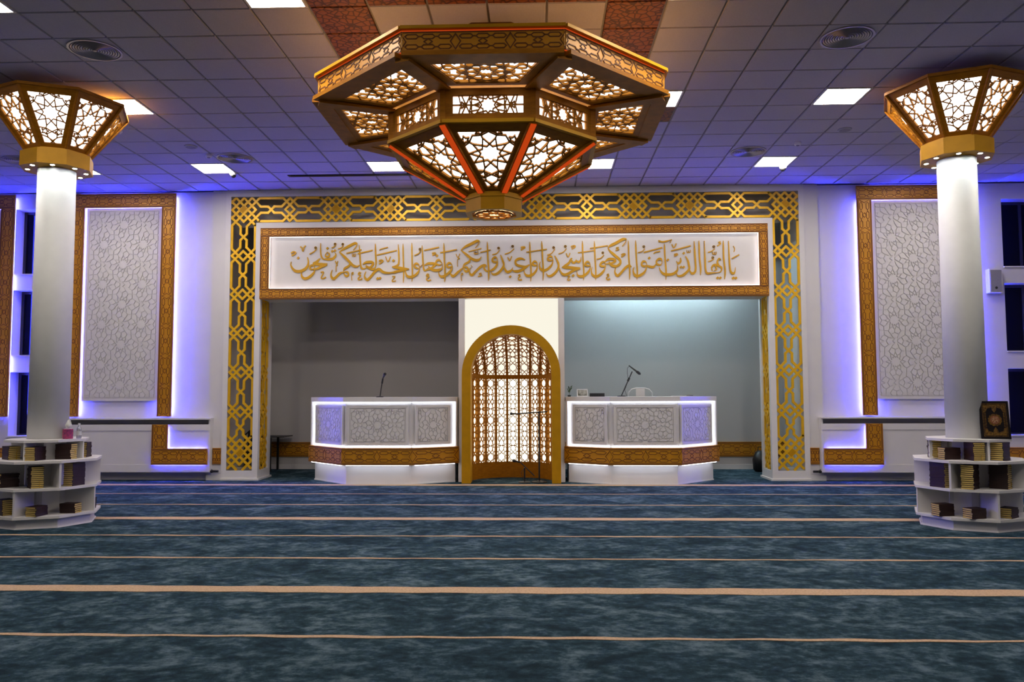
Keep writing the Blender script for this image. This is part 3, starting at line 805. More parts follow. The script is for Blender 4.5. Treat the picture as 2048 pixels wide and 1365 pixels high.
for si, ln in enumerate(CALLI.strip().split('\n')):
    hd, b = ln.split(':'); th = .014 + (si*5 % 13)*.0006
    pts = [tuple(float(v)/1000 for v in q.split(',')) for q in b.split()]
    cx = sum(p[0] for p in pts)/len(pts); W = words[[i for i, c in enumerate(cuts) if cx < c][0]]
    if hd == 'd':
        x, z = pts[0]; W.prism([(x-.03, z), (x-.004, z-.03), (x+.028, z+.002), (x+.002, z+.03)], 0, th, cf); continue
    if hd == 'o':
        x, z = pts[0]; P = [polar(.018, 40*k, (x, z)) for k in range(9)]
        for k in range(9): W.strap(P[k], P[(k+1) % 9], .014, 0, th, cf)
        continue
    wd = float(hd)/1000*1.2; P = smooth_path(pts); n = len(P)
    long_v = len(pts) >= 4 and abs(pts[-1][1]-pts[0][1]) > .5 and abs(pts[-1][0]-pts[0][0]) < .1
    Lf, Rt = [], []
    for i, p in enumerate(P):
        q0, q1 = P[max(i-1, 0)], P[min(i+1, n-1)]; d = V((q1[0]-q0[0], q1[1]-q0[1]))
        d = d.normalized() if d.length > 1e-9 else V((1, 0)); t = i/(n-1)
        if wd < .026: k = 1.0
        elif long_v: k = (.25 + t*6) if t < .125 else (1.0 if t < .75 else max(.2, 1 - (t-.75)*3.2))
        else: k = min(1, .35 + 3*t, .22 + 2.2*(1-t))
        wv = max(wd*k*(.70 + .42*abs(d.x)), .007)
        nn = V((-d.y, d.x))*(wv/2); Lf.append((p[0]+nn.x, p[1]+nn.y)); Rt.append((p[0]-nn.x, p[1]-nn.y))
    vs, fs = [], []
    for l, r_ in zip(Lf, Rt): vs += [cf(l[0], l[1], 0), cf(r_[0], r_[1], 0), cf(l[0], l[1], th), cf(r_[0], r_[1], th)]
    for i in range(n-1):
        o = 4*i; fs += [(o+2, o+3, o+7, o+6), (o, o+2, o+6, o+4), (o+1, o+5, o+7, o+3)]
    fs += [(0, 1, 3, 2), (4*n-4, 4*n-2, 4*n-1, 4*n-3)]
    W.add(vs, fs)
for W in words:
    if W.v: obj('calligraphy_word', W, GOLDT, sign)

# ================================================================== mihrab and its block
obj('wall_niche', MB().box(-.972, -.862, -.25, 2.3, 0, 3.36).box(.862, .972, -.25, 2.3, 0, 3.36).box(-.972, .972, .72, 2.3, 3.36, H).box(-.862, .862, .85, .95, 0, 3.36), WHITE, kind='structure', label='white block that carries the prayer niche between the desks', cat='wall')
mih = thing('mihrab', 'golden arched prayer niche with glowing star fretwork', 'prayer niche')
RI, RO, ZS, YF = .73, .89, 1.95, -.50
# panel above the arch, cut out by it; brightness put in as emission
pts = [(-.862, 3.36)] + [(.862*-1, ZS)] + [polar(RO-.03, 180 - 180*k/24, (0, ZS)) for k in range(1, 24)] + [(.862, ZS), (.862, 3.36)]
mb = MB()
for i in range(1, len(pts)-2):
    p, q = pts[i], pts[i+1]
    mb.prism([p, q, (q[0], 3.358), (p[0], 3.358)], .14, .16, wall_fn(0, 0, 0))
obj('glowing_panel', mb, CREAM_GLOW, mih)
arch = [(RI, RO, 0)]
mb = MB(); fnA = wall_fn(0, 0, YF)
inner = [(-RI, 0), ] + [polar(RI, 180 - 180*k/32, (0, ZS)) for k in range(33)] + [(RI, 0)]
outer = [(-RO, 0), ] + [polar(RO, 180 - 180*k/32, (0, ZS)) for k in range(33)] + [(RO, 0)]
for i in range(len(inner)-1): mb.prism([inner[i], inner[i+1], outer[i+1], outer[i]], -.36, 0, fnA)
obj('arch_frame', mb, GOLD, mih)
YC = -.14; RN = .76      # centre line and radius of the half-round niche
def niche(th, z, w=0.0):
    return V(((RN - w)*math.sin(th), YC + (RN - w)*math.cos(th)*.97, z))
STEP = R(17.14); edges = [STEP*(k-5) + STEP/2 for k in range(10)]
sect = [(-R(90), edges[0])] + [(edges[k], edges[k+1]) for k in range(9)] + [(edges[9], R(90))]
Z0, Z1 = .30, 1.885
mb = MB(); dm = MB()
for k in range(24):
    t0, t1 = -R(90) + R(180)*k/24, -R(90) + R(180)*(k+1)/24
    dm.add([niche(t0, Z0, -.06), niche(t1, Z0, -.06), niche(t1, 1.95, -.06), niche(t0, 1.95, -.06)], [(0, 1, 2, 3)])
    mb.add([niche(t0, 0), niche(t1, 0), niche(t1, Z0), niche(t0, Z0), niche(t0, 0, -.03), niche(t1, 0, -.03), niche(t1, Z0, -.03), niche(t0, Z0, -.03)], [(0, 1, 2, 3), (3, 2, 6, 7), (4, 7, 6, 5)])
obj('base_board', mb, BRONZE, mih)
obj('diffuser', dm, DIFFW, mih)
mb = MB()
for k in range(24):
    t0, t1 = -R(90) + R(180)*k/24, -R(90) + R(180)*(k+1)/24
    vs = [niche(t, z, w_) for t in (t0, t1) for z in (Z1, 1.965) for w_ in (.02, -.02)]
    mb.add(vs, [(0, 4, 6, 2), (1, 3, 7, 5), (0, 1, 5, 4), (2, 6, 7, 3)])
obj('spring_beam', mb, BRONZE, mih)
for e in edges:
    c = niche(e, 0); mb = MB(); d = V((math.cos(e), -math.sin(e), 0)); n = V((-math.sin(e), -math.cos(e), 0))
    mb.add([c + d*sx*.02 + n*sy*.022 + V((0, 0, z)) for z in (Z0, Z1) for sy in (-1, 1) for sx in (-1, 1)], [(0, 1, 5, 4), (2, 6, 7, 3), (0, 4, 6, 2), (1, 3, 7, 5)])
    obj('mullion', mb, BRONZE, mih)
for t0, t1 in sect:
    tm = (t0+t1)/2; half = RN*(STEP/2) - .012
    if t1 - t0 < STEP*.9: half = RN*(t1-t0)/2
    fn = lambda u, v, w_: niche(tm + u/RN, v, w_)
    obj('fretwork', MB().straps(strip_pattern(.0885, half, Z0, Z1, 1.80), .0105, -.008, .006, fn), BRONZE, mih)
# half dome: ribs in upright planes
def dome(x, phi, w=0.0):      # x across (-1..1), phi 0 at the spring line .. 90 at the arch
    rr = math.sqrt(max(0.0, 1 - x*x)); k = RN - w
    return V((k*x*(1 + .05*math.sin(phi)), YC + k*rr*math.cos(phi)*.97 - .2*math.sin(phi)**2, ZS + k*rr*math.sin(phi)*1.0))
dd = MB(); N1, N2 = 30, 14
for i in range(N1):
    for j in range(N2):
        x0, x1 = -math.cos(math.pi*i/N1), -math.cos(math.pi*(i+1)/N1); p0, p1 = R(90)*j/N2, R(90)*(j+1)/N2
        dd.add([dome(x0, p0, -.06), dome(x1, p0, -.06), dome(x1, p1, -.06), dome(x0, p1, -.06)], [(0, 1, 2, 3)])
obj('dome_diffuser', dd, mat('dome_glow', (.8, .75, .65), emit=(1.0, .86, .66), estr=1.0), mih)
for e in edges:
    x = math.sin(e)
    if abs(x) > .96: continue
    obj('dome_rib', MB().tube([dome(x, R(90)*j/14, .0) for j in range(15)], .025, 6), BRONZE, mih)
for t0, t1 in sect[1:-1]:
    xa, xb = math.sin(t0), math.sin(t1); xm = (xa+xb)/2; half = (xb-xa)/2*RN - .008; rr = math.sqrt(1-xm*xm); Lg = RN*rr*R(90)
    fn = lambda u, v, w_: dome(xm + u/RN, v/(RN*rr) if rr > .05 else 0, w_)
    segs = strip_pattern(.0885*min(1, half/.085), half, .01, Lg, .16)
    sub = []
    for p, q in segs: sub.append((p, q))
    obj('dome_fretwork', MB().straps(sub, .010, -.006, .006, fn), BRONZE, mih)

# ================================================================== desks
def desk(s):
    nm = 'left' if s < 0 else 'right'
    t = thing('preaching_desk', 'white faceted desk with glowing carved panels %s of the prayer niche' % nm, 'desk', 'carved desks beside the prayer niche')
    P = [V((s*3.79, .08)), V((s*2.97, -.78)), V((s*1.74, -.78)), V((s*.985, -.30))]
    if s < 0: pass
    else: P = P[::-1]
    ce = V((s*2.3, .4))
    def off(d):      # outline moved inwards by d
        ln = []
        for i in range(3):
            tt = (P[i+1]-P[i]).normalized(); nn = V((-tt.y, tt.x))
            if nn.dot(ce - P[i]) < 0: nn = -nn
            ln.append((P[i] + nn*d, tt))
        res = [ln[0][0]]
        for i in (1, 2):
            (p, a_), (q, b_) = ln[i-1], ln[i]; den = a_.x*b_.y - a_.y*b_.x
            k = ((q.x-p.x)*b_.y - (q.y-p.y)*b_.x)/den; res.append(p + a_*k)
        tt = ln[2][1]; res.append(ln[2][0] + tt*(P[3]-P[2]).length)
        return res
    up = lambda u, v, w_: V((u, v, w_))
    def solid(name, d, z0, z1, m, back=.55):
        o = off(d); poly = [tuple(p) for p in o] + [(o[3].x, back), (o[0].x, back)]
        if area(poly) < 0: poly = poly[::-1]
        return obj(name, MB().prism(poly, z0, z1, up), m, t)
    solid('body', .07, .33, 1.47, WHITE)
    solid('counter', .0, 1.465, 1.545, WHITE)
    solid('plinth', .10, .02, .33, WHITE)
    solid('skirting', .085, .0, .02, WHITE)
    xs = sorted((s*1.3, s*3.3)); pf_ = thing('platform', 'low white platform hidden behind the %s desk' % nm, 'platform')
    bx('platform_deck', pf_, WHITE, (xs[0], xs[1], .56, 2.1, .78, .82)); bx('platform_body', pf_, WHITE, (xs[0]+.03, xs[1]-.03, .58, 2.1, 0, .78))
    for i in range(3):
        A, B = P[i], P[i+1]; Lg = (B-A).length; U = (B-A).normalized(); N = V((U.y, -U.x))
        if N.dot(A - ce) < 0: N = -N
        U3, N3 = V((U.x, U.y, 0)), V((N.x, N.y, 0)); mid = V(((A.x+B.x)/2, (A.y+B.y)/2, 0))
        fn = lambda z, d=0.0: plane_fn(mid + V((0, 0, z)) + N3*d, U3, (0, 0, 1), N3)
        gold_board('gold_band', t, fn(.50, -.03), Lg + .03, .30, .06, lw=.0085)
        ends = (i == 0, i == 2)
        pw = Lg - .14 - (.07 if (ends[0] or ends[1]) else 0); sh = (.035 if ends[0] else -.035 if ends[1] else 0)
        pf = plane_fn(mid + V((0, 0, 1.05)) - N3*.055 + U3*sh, U3, (0, 0, 1), N3)
        relief_board('carved_panel', t, pf, pw, .70, .31, depth=.025, margin=.045, groove=.0052, rise=.014)
        ld = MB(); g = fn(0, -.062)
        ld.prism([(-Lg/2+.03, 1.445), (Lg/2-.03, 1.445), (Lg/2-.03, 1.456), (-Lg/2+.03, 1.456)], 0, .012, g)
        ld.prism([(-Lg/2+.03, .662), (Lg/2-.03, .662), (Lg/2-.03, .673), (-Lg/2+.03, .673)], 0, .012, g)
        if ends[0]: ld.prism([(-Lg/2+.035, .69), (-Lg/2+.05, .69), (-Lg/2+.05, 1.43), (-Lg/2+.035, 1.43)], 0, .012, g)
        if ends[1]: ld.prism([(Lg/2-.05, .69), (Lg/2-.035, .69), (Lg/2-.035, 1.43), (Lg/2-.05, 1.43)], 0, .012, g)
        obj('led_strip', ld, LED_W, t)
        obj('led_strip', MB().prism([(-Lg/2+.06, .338), (Lg/2-.06, .338), (Lg/2-.06, .349), (-Lg/2+.06, .349)], -.025, .012, fn(0, 0)), LED_W, t)
        if ends[0]: obj('end_post', MB().prism([(-Lg/2, .65), (-Lg/2+.03, .65), (-Lg/2+.03, 1.465), (-Lg/2, 1.465)], -.075, 0, fn(0)), WHITE, t)
        if ends[1]: obj('end_post', MB().prism([(Lg/2-.03, .65), (Lg/2, .65), (Lg/2, 1.465), (Lg/2-.03, 1.465)], -.075, 0, fn(0)), WHITE, t)
    return t
desk(-1); desk(1)

# lamp behind the sign in the right half of the recess
t = thing('strip_light', 'cool white strip lamp behind the sign, right of the prayer niche', 'lamp', loc=(3.0, 1.70, 4.30))
obj('lamp_shield', MB().box(-1.55, 1.55, -.30, .30, .03, .06), WHITE, t)  # wide board added above the tube to keep its light off the lattice
obj('lamp_tube', MB().tube([(-1.45, 0, 0), (1.45, 0, 0)], .02, 8), TUBE_L, t)
obj('lamp_hanger', MB().box(-1.2, -1.18, -.01, .01, .07, 1.05).box(1.18, 1.2, -.01, .01, .07, 1.05), DARKM, t)

# ================================================================== wall panels with golden frames
def wall_panel(s, xo=0.0, label=''):
    t = thing('wall_panel', label, 'wall panel', 'gold framed carved wall panels')
    c = s*7.455 + xo
    zb, zt = 1.19, 5.46
    yb = YW - .075        # the boards stand off the wall, led strips shine from behind
    gold_board('frame_board', t, wall_fn(c, zt - .135, yb), 2.05, .27, .03, lw=.0085)
    for e in (-1, 1):
        gold_board('frame_board', t, plane_fn((c + e*.89, yb, (zb + zt - .27)/2), (0, 0, 1), (-1, 0, 0), (0, -1, 0)), zt - .27 - zb, .27, .03, lw=.0085)
        bx('spacer', t, WHITE, (c + e*.89 - .07, c + e*.89 + .07, yb, YW, zb + .04, zt - .05))
        bx('led_strip', t, LED_B, (c + e*.89 - .082, c + e*.89 - .072, yb + .03, yb + .05, zb + .03, zt - .3), (c + e*.89 + .072, c + e*.89 + .082, yb + .03, yb + .05, zb + .03, zt - .06))
    bx('led_strip', t, LED_B, (c - .72, c + .72, yb + .03, yb + .05, zt - .215, zt - .205))
    relief_board('carved_board', t, wall_fn(c, 3.335, YW), 1.46, 3.70, .385, (0, -.01), depth=.03, margin=.05, groove=.0052, rise=.013)
    return t
wall_panel(-1, 0, 'tall white carved panel in golden frame beside the left column')
wall_panel(1, 0, 'tall white carved panel in golden frame behind the right column')
wall_panel(-1, -3.15, 'golden framed wall panel cut off at the far left picture edge')

# ================================================================== radiator covers
def radiator(s):
    sd = 'left' if s < 0 else 'right'
    t = thing('radiator_cover', 'long white radiator cover under the %s carved wall panel' % sd, 'radiator cover', 'white radiator covers')
    X = lambda a, b: tuple(sorted((s*a, s*b)))
    yf = -.10
    bx('top_ledge', t, WHITE, (*X(5.62, 8.62), yf - .02, YW, 1.135, 1.165))
    bx('front_panel', t, WHITE, (*X(5.66, 8.58), yf + .01, yf + .03, .30, .93))
    bx('upper_rail', t, WHITE, (*X(5.66, 8.58), yf, yf + .03, .93, 1.045))
    bx('lower_rail', t, WHITE, (*X(5.66, 8.58), yf, yf + .03, .16, .30))
    bx('side_panel', t, WHITE, (*X(5.63, 5.66), yf, YW, .16, 1.135)); bx('side_panel', t, WHITE, (*X(8.58, 8.61), yf, YW, .16, 1.135))
    bx('radiator_core', t, DARKM, (*X(5.72, 8.52), .02, .08, .2, 1.05))
    # golden ornament that carries the wall frame on over the cover
    cx = s*6.565
    L1 = 1.045 - .60
    b = gold_board('gold_ornament', t, plane_fn((cx, yf - .022, .60 + L1/2), (0, 0, 1), (-1, 0, 0), (0, -1, 0)), L1, .30, .03, lw=.0085)
    x0, x1 = X(5.66, 6.715)
    gold_board('gold_ornament', t, wall_fn((x0+x1)/2, .45, yf - .022), x1 - x0, .30, .03, lw=.0085)
    bx('ornament_batten', t, WHITE, (*X(5.70, 6.66), yf - .022, yf, .36, .54), (*X(6.50, 6.63), yf - .022, yf, .54, 1.0))
    bx('led_strip', t, LED_B, (*X(5.72, 6.68), yf - .014, yf - .008, .315, .321), (*X(5.72, 6.42), yf - .014, yf - .008, .575, .581), (*X(6.435, 6.441), yf - .014, yf - .008, .60, 1.0))
    x0, x1 = X(5.46, 5.62)
    g = thing('gold_ornament_end', 'short golden ornament board on the pilaster beside %s radiator cover' % sd, 'ornament')
    gold_board('gold_board', g, wall_fn((x0+x1)/2, .45, .03 if True else 0), (x1 - x0) if True else 0, .30, .03, lw=.0085)
    v = thing('radiator_valve', 'small dark radiator valve low on the wall %s of portal' % sd, 'valve', loc=(s*5.55, -.03, .17))
    obj('valve_body', MB().tube([(-.06, 0, 0), (.06, 0, 0)], .022, 10), DARKM, v)
    obj('valve_knob', MB().tube([(s*.05, 0, 0), (s*.05, -.05, 0)], .028, 12), BLACK, v)
    obj('valve_pipe', MB().tube([(s*.06, 0, 0), (s*.06, 0, .03), (s*.12, .0, .05)], .010, 8), CHROME, v)
radiator(-1); radiator(1)
for s in (-1, 1):
    g = thing('dado_ornament', 'golden carved board low on wall under the %s windows' % ('left' if s < 0 else 'right'), 'ornament')
    gold_board('gold_board', g, wall_fn(s*10.25, .45, YW - .003), 3.2, .30, .03, lw=.0085)
t = thing('wall_speaker', 'small white wall speaker between right column and window', 'speaker', loc=(8.90, YW, 3.65))
obj('speaker_case', MB().box(-.115, .115, -.13, 0, -.22, .22), WHITE, t)
obj('speaker_grille', MB().box(-.10, .10, -.138, -.13, -.20, .20), MESHG, t)
obj('speaker_badge', MB().lathe([(.025, 0), (.02, .006)], n=14), BLACK, t).matrix_local = Matrix.Translation((0, -.138, -.13)) @ Matrix.Rotation(R(90), 4, 'X')

# ================================================================== columns
YCOL = -4.93
def octv(c, rr, z, k): return V((c[0] + rr*math.cos(R(45*k)), c[1] + rr*math.sin(R(45*k)), z))
def lantern_trap(inn):      # rosette high in the trapezoid, drops below it
    ys = [p[1] for p in inn]; y0, y1 = min(ys), max(ys); h = y1 - y0
    q = h/6.1; c = (0, y1 - 2.35*q)
    S = rosette(q, c, 90, 10)
    f = lambda u, v: (c[0] + u*q, c[1] + v*q)
    for s in (1, -1):
        S += pl(f(0, -2.3), f(s*.52, -2.6), f(s*.5, -2.95), f(0, -3.6)) + pl(f(0, -3.4), f(s*.55, -3.0), f(s*1.4, -2.7))
        S += pl(f(0, -3.5), f(s*.45, -3.9), f(s*.5, -4.3), f(0, -4.6)) + pl(f(s*2.3, 1.1), f(s*3.4, 1.3)) + pl(f(s*2.4, 0), f(s*3.4, -.1))
    return S
def column(s):
    sd = 'left' if s < 0 else 'right'; cx = s*5.735; c = (cx, YCOL)
    t = thing('column', 'round white column with glowing octagonal lantern capital on the %s' % sd, 'column', 'columns with lantern capitals')
    obj('shaft', MB().lathe([(.235, 1.05), (.222, 4.50)], (cx, YCOL, 0), 48), COLUMN, t, smooth=False)
    for p in t.children[-1].data.polygons: p.use_smooth = len(p.vertices) == 4
    obj('shaft_core', MB().ngon(c, .20, 4.66, H, 8), WHITE, t)
    rg = MB(); Ro, Ri = .43, .24
    rg.ngon(c, Ro, 4.50, 4.69, 8)
    obj('capital_ring', rg, GOLD, t)
    obj('capital_collar', MB().ngon(c, .385, 4.69, 4.715, 8), GOLD, t)
    for k in range(8):
        p = octv(c, .335, 4.50, k + .5)
        sp = obj('downlight', MB().lathe([(.035, 0), (.035, -.006), (.026, -.006)], n=16), CHROME, t); sp.location = p
        obj('downlight_lens', MB().lathe([(.026, -.004), (.024, -.007)], n=16), SPOT_L, sp)
    zb, zt, rb, rt = 4.715, 5.34, .37, .83
    for k in range(8):
        a0, a1 = octv(c, rb, zb, k), octv(c, rb, zb, k+1); b0, b1 = octv(c, rt, zt, k), octv(c, rt, zt, k+1)
        out = V((math.cos(R(45*k+22.5)), math.sin(R(45*k+22.5)), -.8))
        lit_panel(t, [a0, a1, b1, b0], out, [.05, .055, .075, .055], lantern_trap, sw=.011)
    for k in range(8):
        obj('capital_rib', MB().tube([octv(c, rb + .012, zb, k), octv(c, rt + .012, zt, k)], .017, 6), BRONZE, t)
    rim = MB().ngon(c, rt + .03, zt, zt + .035, 8)
    obj('capital_rim', rim, BRONZE, t)
    # -------- book shelf around the foot
    sh = thing('bookshelf', 'white octagonal three tier bookshelf around the foot of %s column' % sd, 'bookshelf', 'octagonal shelves around the columns')
    obj('plinth', MB().ngon(c, .60, .0, .02, 8, R1=.59).ngon(c, .575, .02, .118, 8), WHITE, sh)
    for z0, z1, rr in ((.118, .148, .647), (.449, .478, .647), (.775, .805, .647), (1.02, 1.05, .485)):
        obj('shelf_board', MB().ngon(c, rr, z0, z1, 8), WHITE, sh)
    obj('shelf_core', MB().ngon(c, .255, .148, 1.02, 8, off=22.5), WHITE, sh)
    for z0, z1, rr, ks in ((.805, 1.02, .465, (0, 2, 4, 6)), (.478, .775, .63, (1, 3, 5, 7)), (.148, .449, .63, (0, 2, 4, 6))):
        for k in ks:
            d = V((math.cos(R(45*k)), math.sin(R(45*k)), 0)); n = V((-d.y, d.x, 0))*.012; C0 = V((cx, YCOL, 0))
            obj('divider', MB().add([C0 + d*rr_ + n*q + V((0, 0, z)) for z in (z0, z1) for rr_ in (.25, rr) for q in (-1, 1)], [(0, 1, 3, 2), (4, 6, 7, 5), (0, 2, 6, 4), (1, 5, 7, 3), (2, 3, 7, 6), (0, 4, 5, 1)]), WHITE, sh)
column(-1); column(1)

# ---------------------------------------------------------------- books
BT = .0235
def book_meshes():
    L, W = .20, .14
    cov = MB().box(-W/2, W/2, -L/2, L/2, 0, .003).box(-W/2, W/2, -L/2, L/2, BT - .0035, BT - .0005).box(-W/2, -W/2 + .004, -L/2, L/2, .003, BT - .0035)
    pg = MB().box(-W/2 + .004, W/2 - .004, -L/2 + .003, L/2 - .003, .003, BT - .0035)
    rb = MB().tube([(.02, -L/2 + .002, .012), (.02, -L/2 - .006, .008), (.023, -L/2 - .008, -.02), (.018, -L/2 - .007, -.04)], .003, 4)
    a, b, c = cov.mesh('cover'), pg.mesh('page_block'), rb.mesh('ribbon')
    a.materials.append(COVER); b.materials.append(PAGES); c.materials.append(RIBBON)
    return a, b, c
bk_cov, bk_pg, bk_rb = book_meshes()
ORD = ['top', 'second', 'third', 'fourth', 'fifth', 'sixth', 'seventh', 'eighth', 'ninth', 'tenth', 'eleventh', 'twelfth', 'thirteenth', 'fourteenth']
# name, x, y, angle of the right face, length of left face, length of right face, number, shelf height, description
STACKS = [
 ('R', 5.370, -4.860, -20, .20, .14, 10, .805, 'stack peeking out left of upper shelf'),
 ('R', 5.400, -5.150, 8, .14, .20, 6, .805, 'low stack on upper shelf, left'),
 ('R', 5.620, -5.300, 2, .20, .14, 9, .805, 'middle stack on upper shelf'),
 ('R', 5.925, -5.285, 41, .14, .20, 9, .805, 'right stack on upper shelf'),
 ('R', 5.294, -5.157, 26, .20, .14, 14, .478, 'tall left stack on middle shelf'),
 ('R', 5.530, -5.350, 47, .14, .20, 12, .478, 'centre stack on middle shelf'),
 ('R', 5.900, -5.314, 43, .20, .14, 14, .478, 'dark right stack on middle shelf'),
 ('R', 5.275, -5.200, 15, .14, .20, 6, .148, 'left stack on bottom shelf'),
 ('R', 5.535, -5.405, 17, .14, .20, 5, .148, 'middle stack on bottom shelf'),
 ('R', 5.950, -5.360, 42, .14, .20, 5, .148, 'right stack on bottom shelf'),
 ('L', -6.040, -5.170, 54, .20, .14, 7, .805, 'left stack on upper shelf'),
 ('L', -5.660, -5.300, 88, .14, .20, 7, .805, 'middle stack on upper shelf'),
 ('L', -5.400, -5.080, 88, .20, .14, 8, .805, 'right stack on upper shelf'),
 ('L', -5.370, -4.760, 104, .14, .20, 8, .805, 'stack peeking out right of upper shelf'),
 ('L', -6.000, -5.270, 46, .14, .20, 7, .478, 'untidy left stack on middle shelf'),
 ('L', -5.610, -5.350, 44, .20, .14, 11, .478, 'centre stack on middle shelf'),
 ('L', -5.290, -5.080, 78, .14, .20, 12, .478, 'tall right stack on middle shelf'),
 ('L', -5.995, -5.310, 52, .20, .14, 8, .148, 'left stack on bottom shelf'),
 ('L', -5.560, -5.390, 84, .14, .20, 5, .148, 'middle stack on bottom shelf'),
 ('L', -5.300, -5.115, 85, .20, .14, 5, .148, 'right stack on bottom shelf'),
 ('L', -5.265, -4.790, 106, .14, .20, 6, .148, 'stack peeking out right of bottom shelf'),
]
for sd, x, y, ang, la, lb, n, z, txt in STACKS:
    side = 'right column' if sd == 'R' else 'left column'
    loose = 'untidy' in txt
    # local book axes: spine on -x, head on -y.  right face = head (.14) or spine (.20)
    if lb == .14: rot = ang                       # right face shows the head edge, left face the spine
    else: rot = ang - 90                          # right face shows the long side ...
    for i in range(n):
        j = random.uniform(-2.5, 2.5) + (random.uniform(-9, 9) if loose and i > n - 4 else 0)
        b = bpy.data.objects.new('book', None); b.empty_display_size = .05
        extra = 0 if lb == .14 else 180 if 'tall' not in txt else 180
        b.location = (x + random.uniform(-.003, .003), y + random.uniform(-.003, .003), z + BT*i)
        b.rotation_euler = (0, 0, R(rot + extra + j))
        q = n - 1 - i
        put(b, None, '%s book of the %s, %s' % (ORD[q] if q < 13 else 'lowest', txt, side), 'book', 'gilt edged books on the shelf of %s' % side)
        for nm, me in (('cover', bk_cov), ('page_block', bk_pg)):
            o = bpy.data.objects.new(nm, me); put(o, b)
        if random.random() < .3: put(bpy.data.objects.new('ribbon', bk_rb), b)

# standing book on the right shelf
t = thing('display_book', 'large black book with gilded ornamental cover leaning on right column', 'book', loc=(5.905, -5.262, 1.05))
t.rotation_euler = (R(-11), 0, R(-14))
obj('cover', MB().box(-.155, .155, -.002, .004, 0, .455).box(-.155, .155, .023, .028, 0, .455).box(-.155, -.15, .0, .025, 0, .455), BLKBOOK, t)
obj('page_block', MB().box(-.148, .150, .004, .023, .004, .451), PAPER, t)
GOLDP = mat('gilt_print', (0.20, 0.11, 0.02), 0.6, 0.1, spec=0.15, noise=0.6, nscale=45, col2=(0.05, 0.022, 0.012))
REDP = mat('red_gilt_print', (0.28, 0.09, 0.03), 0.5, noise=0.4, nscale=70, col2=(0.12, 0.025, 0.012))
fn = plane_fn((0, -.002, .2275), (1, 0, 0), (0, 0, 1), (0, -1, 0))
b = obj('cover_border', MB().straps(pl((-.125, -.195), (.125, -.195), (.125, .195), (-.125, .195), closed=True), .005, 0, .0012, fn).straps(pl((-.115, -.185), (.115, -.185), (.115, .185), (-.115, .185), closed=True), .003, 0, .0012, fn), GOLDP, t)
mb = MB()
mb.prism([polar(.078 if k % 2 else .070, 15*k) for k in range(24)], 0, .0010, fn)
for sy in (1, -1):
    for sx in (1, -1):
        mb.prism([(sx*.112, sy*.182), (sx*.03, sy*.182), (sx*.03, sy*.150), (sx*.075, sy*.135), (sx*.09, sy*.10), (sx*.112, sy*.09)][::(1 if sx*sy > 0 else -1)], 0, .0010, fn)
    mb.prism([(-.03, sy*.182), (.03, sy*.182), (.022, sy*.12), (0, sy*.085), (-.022, sy*.12)][::(-1 if sy > 0 else 1)], 0, .0010, fn)
for sx in (1, -1):
    for k in range(9):
        y = -.08 + .02*k; mb.prism([(sx*.098, y - .008), (sx*.110, y), (sx*.098, y + .008), (sx*.088, y)][::(1 if sx > 0 else -1)], 0, .0010, fn)
obj('cover_ornament', mb, GOLDP, t)
obj('cover_medallion', MB().prism([polar(.052, 12*k) for k in range(30)], .0010, .0020, fn), REDP, t)
S = []
for k in range(5): S += pl(polar(.042, 30 + 72*k), polar(.015, 80 + 72*k), polar(.036, 140 + 72*k))
S += pl((-.035, .02), (.03, -.02)) + pl((-.03, -.01), (-.005, .025), (.03, .03)) + pl((-.02, -.03), (.01, -.01), (.035, .005))
obj('cover_lettering', MB().straps(S, .004, .0020, .0028, fn), mat('pale_gilt', (.45, .28, .16), .4, .2), t)
obj('corner_stud', MB().prism([polar(.006, 60*k, (-.103, .172)) for k in range(6)], .001, .0025, fn).prism([polar(.006, 60*k, (.103, .172)) for k in range(6)], .001, .0025, fn).prism([polar(.006, 60*k, (-.103, -.172)) for k in range(6)], .001, .0025, fn).prism([polar(.006, 60*k, (.103, -.172)) for k in range(6)], .001, .0025, fn), GOLDP, t)

# tissue box and bottle on the left shelf
t = thing('tissue_box', 'round pink tissue box on top of left column shelf', 'tissue box', loc=(-5.425, -5.02, 1.05))
obj('box_body', MB().lathe([(.058, 0), (.06, .01), (.06, .118), (.056, .125)], n=24), PINK, t)
obj('box_lid', MB().lathe([(.056, .125), (.045, .13), (.02, .131)], n=24), mat('pale_lid', (.45, .35, .5), .5), t)
mb = MB(); rows = []
for j in range(6):
    z = .128 + .105*j/5; wj = (.018, .034, .040, .036, .026, .006)[j]
    rows.append([(wj*math.cos(a) + .012*j/5, .6*wj*math.sin(a) + .008*math.sin(3*a + j), z + .012*math.sin(2*a)*j/5) for a in [2*math.pi*k/12 for k in range(12)]])
for j in range(5): mb.add(rows[j] + rows[j+1], [(k, (k+1) % 12, 12 + (k+1) % 12, 12 + k) for k in range(12)])
obj('tissue', mb, PAPER, t, smooth=True)
t = thing('water_bottle', 'small clear water bottle beside the pink tissue box', 'bottle', loc=(-5.335, -4.93, 1.05))
obj('bottle_body', MB().lathe([(.026, 0), (.030, .008), (.030, .11), (.026, .13), (.013, .158), (.012, .17)], n=20), CLEARP, t, smooth=True)
obj('bottle_label', MB().lathe([(.0305, .04), (.0305, .095)], n=20, caps=False), LABELW, t)
obj('bottle_cap', MB().lathe([(.015, .168), (.015, .19), (.012, .192)], n=16), LABELW, t)

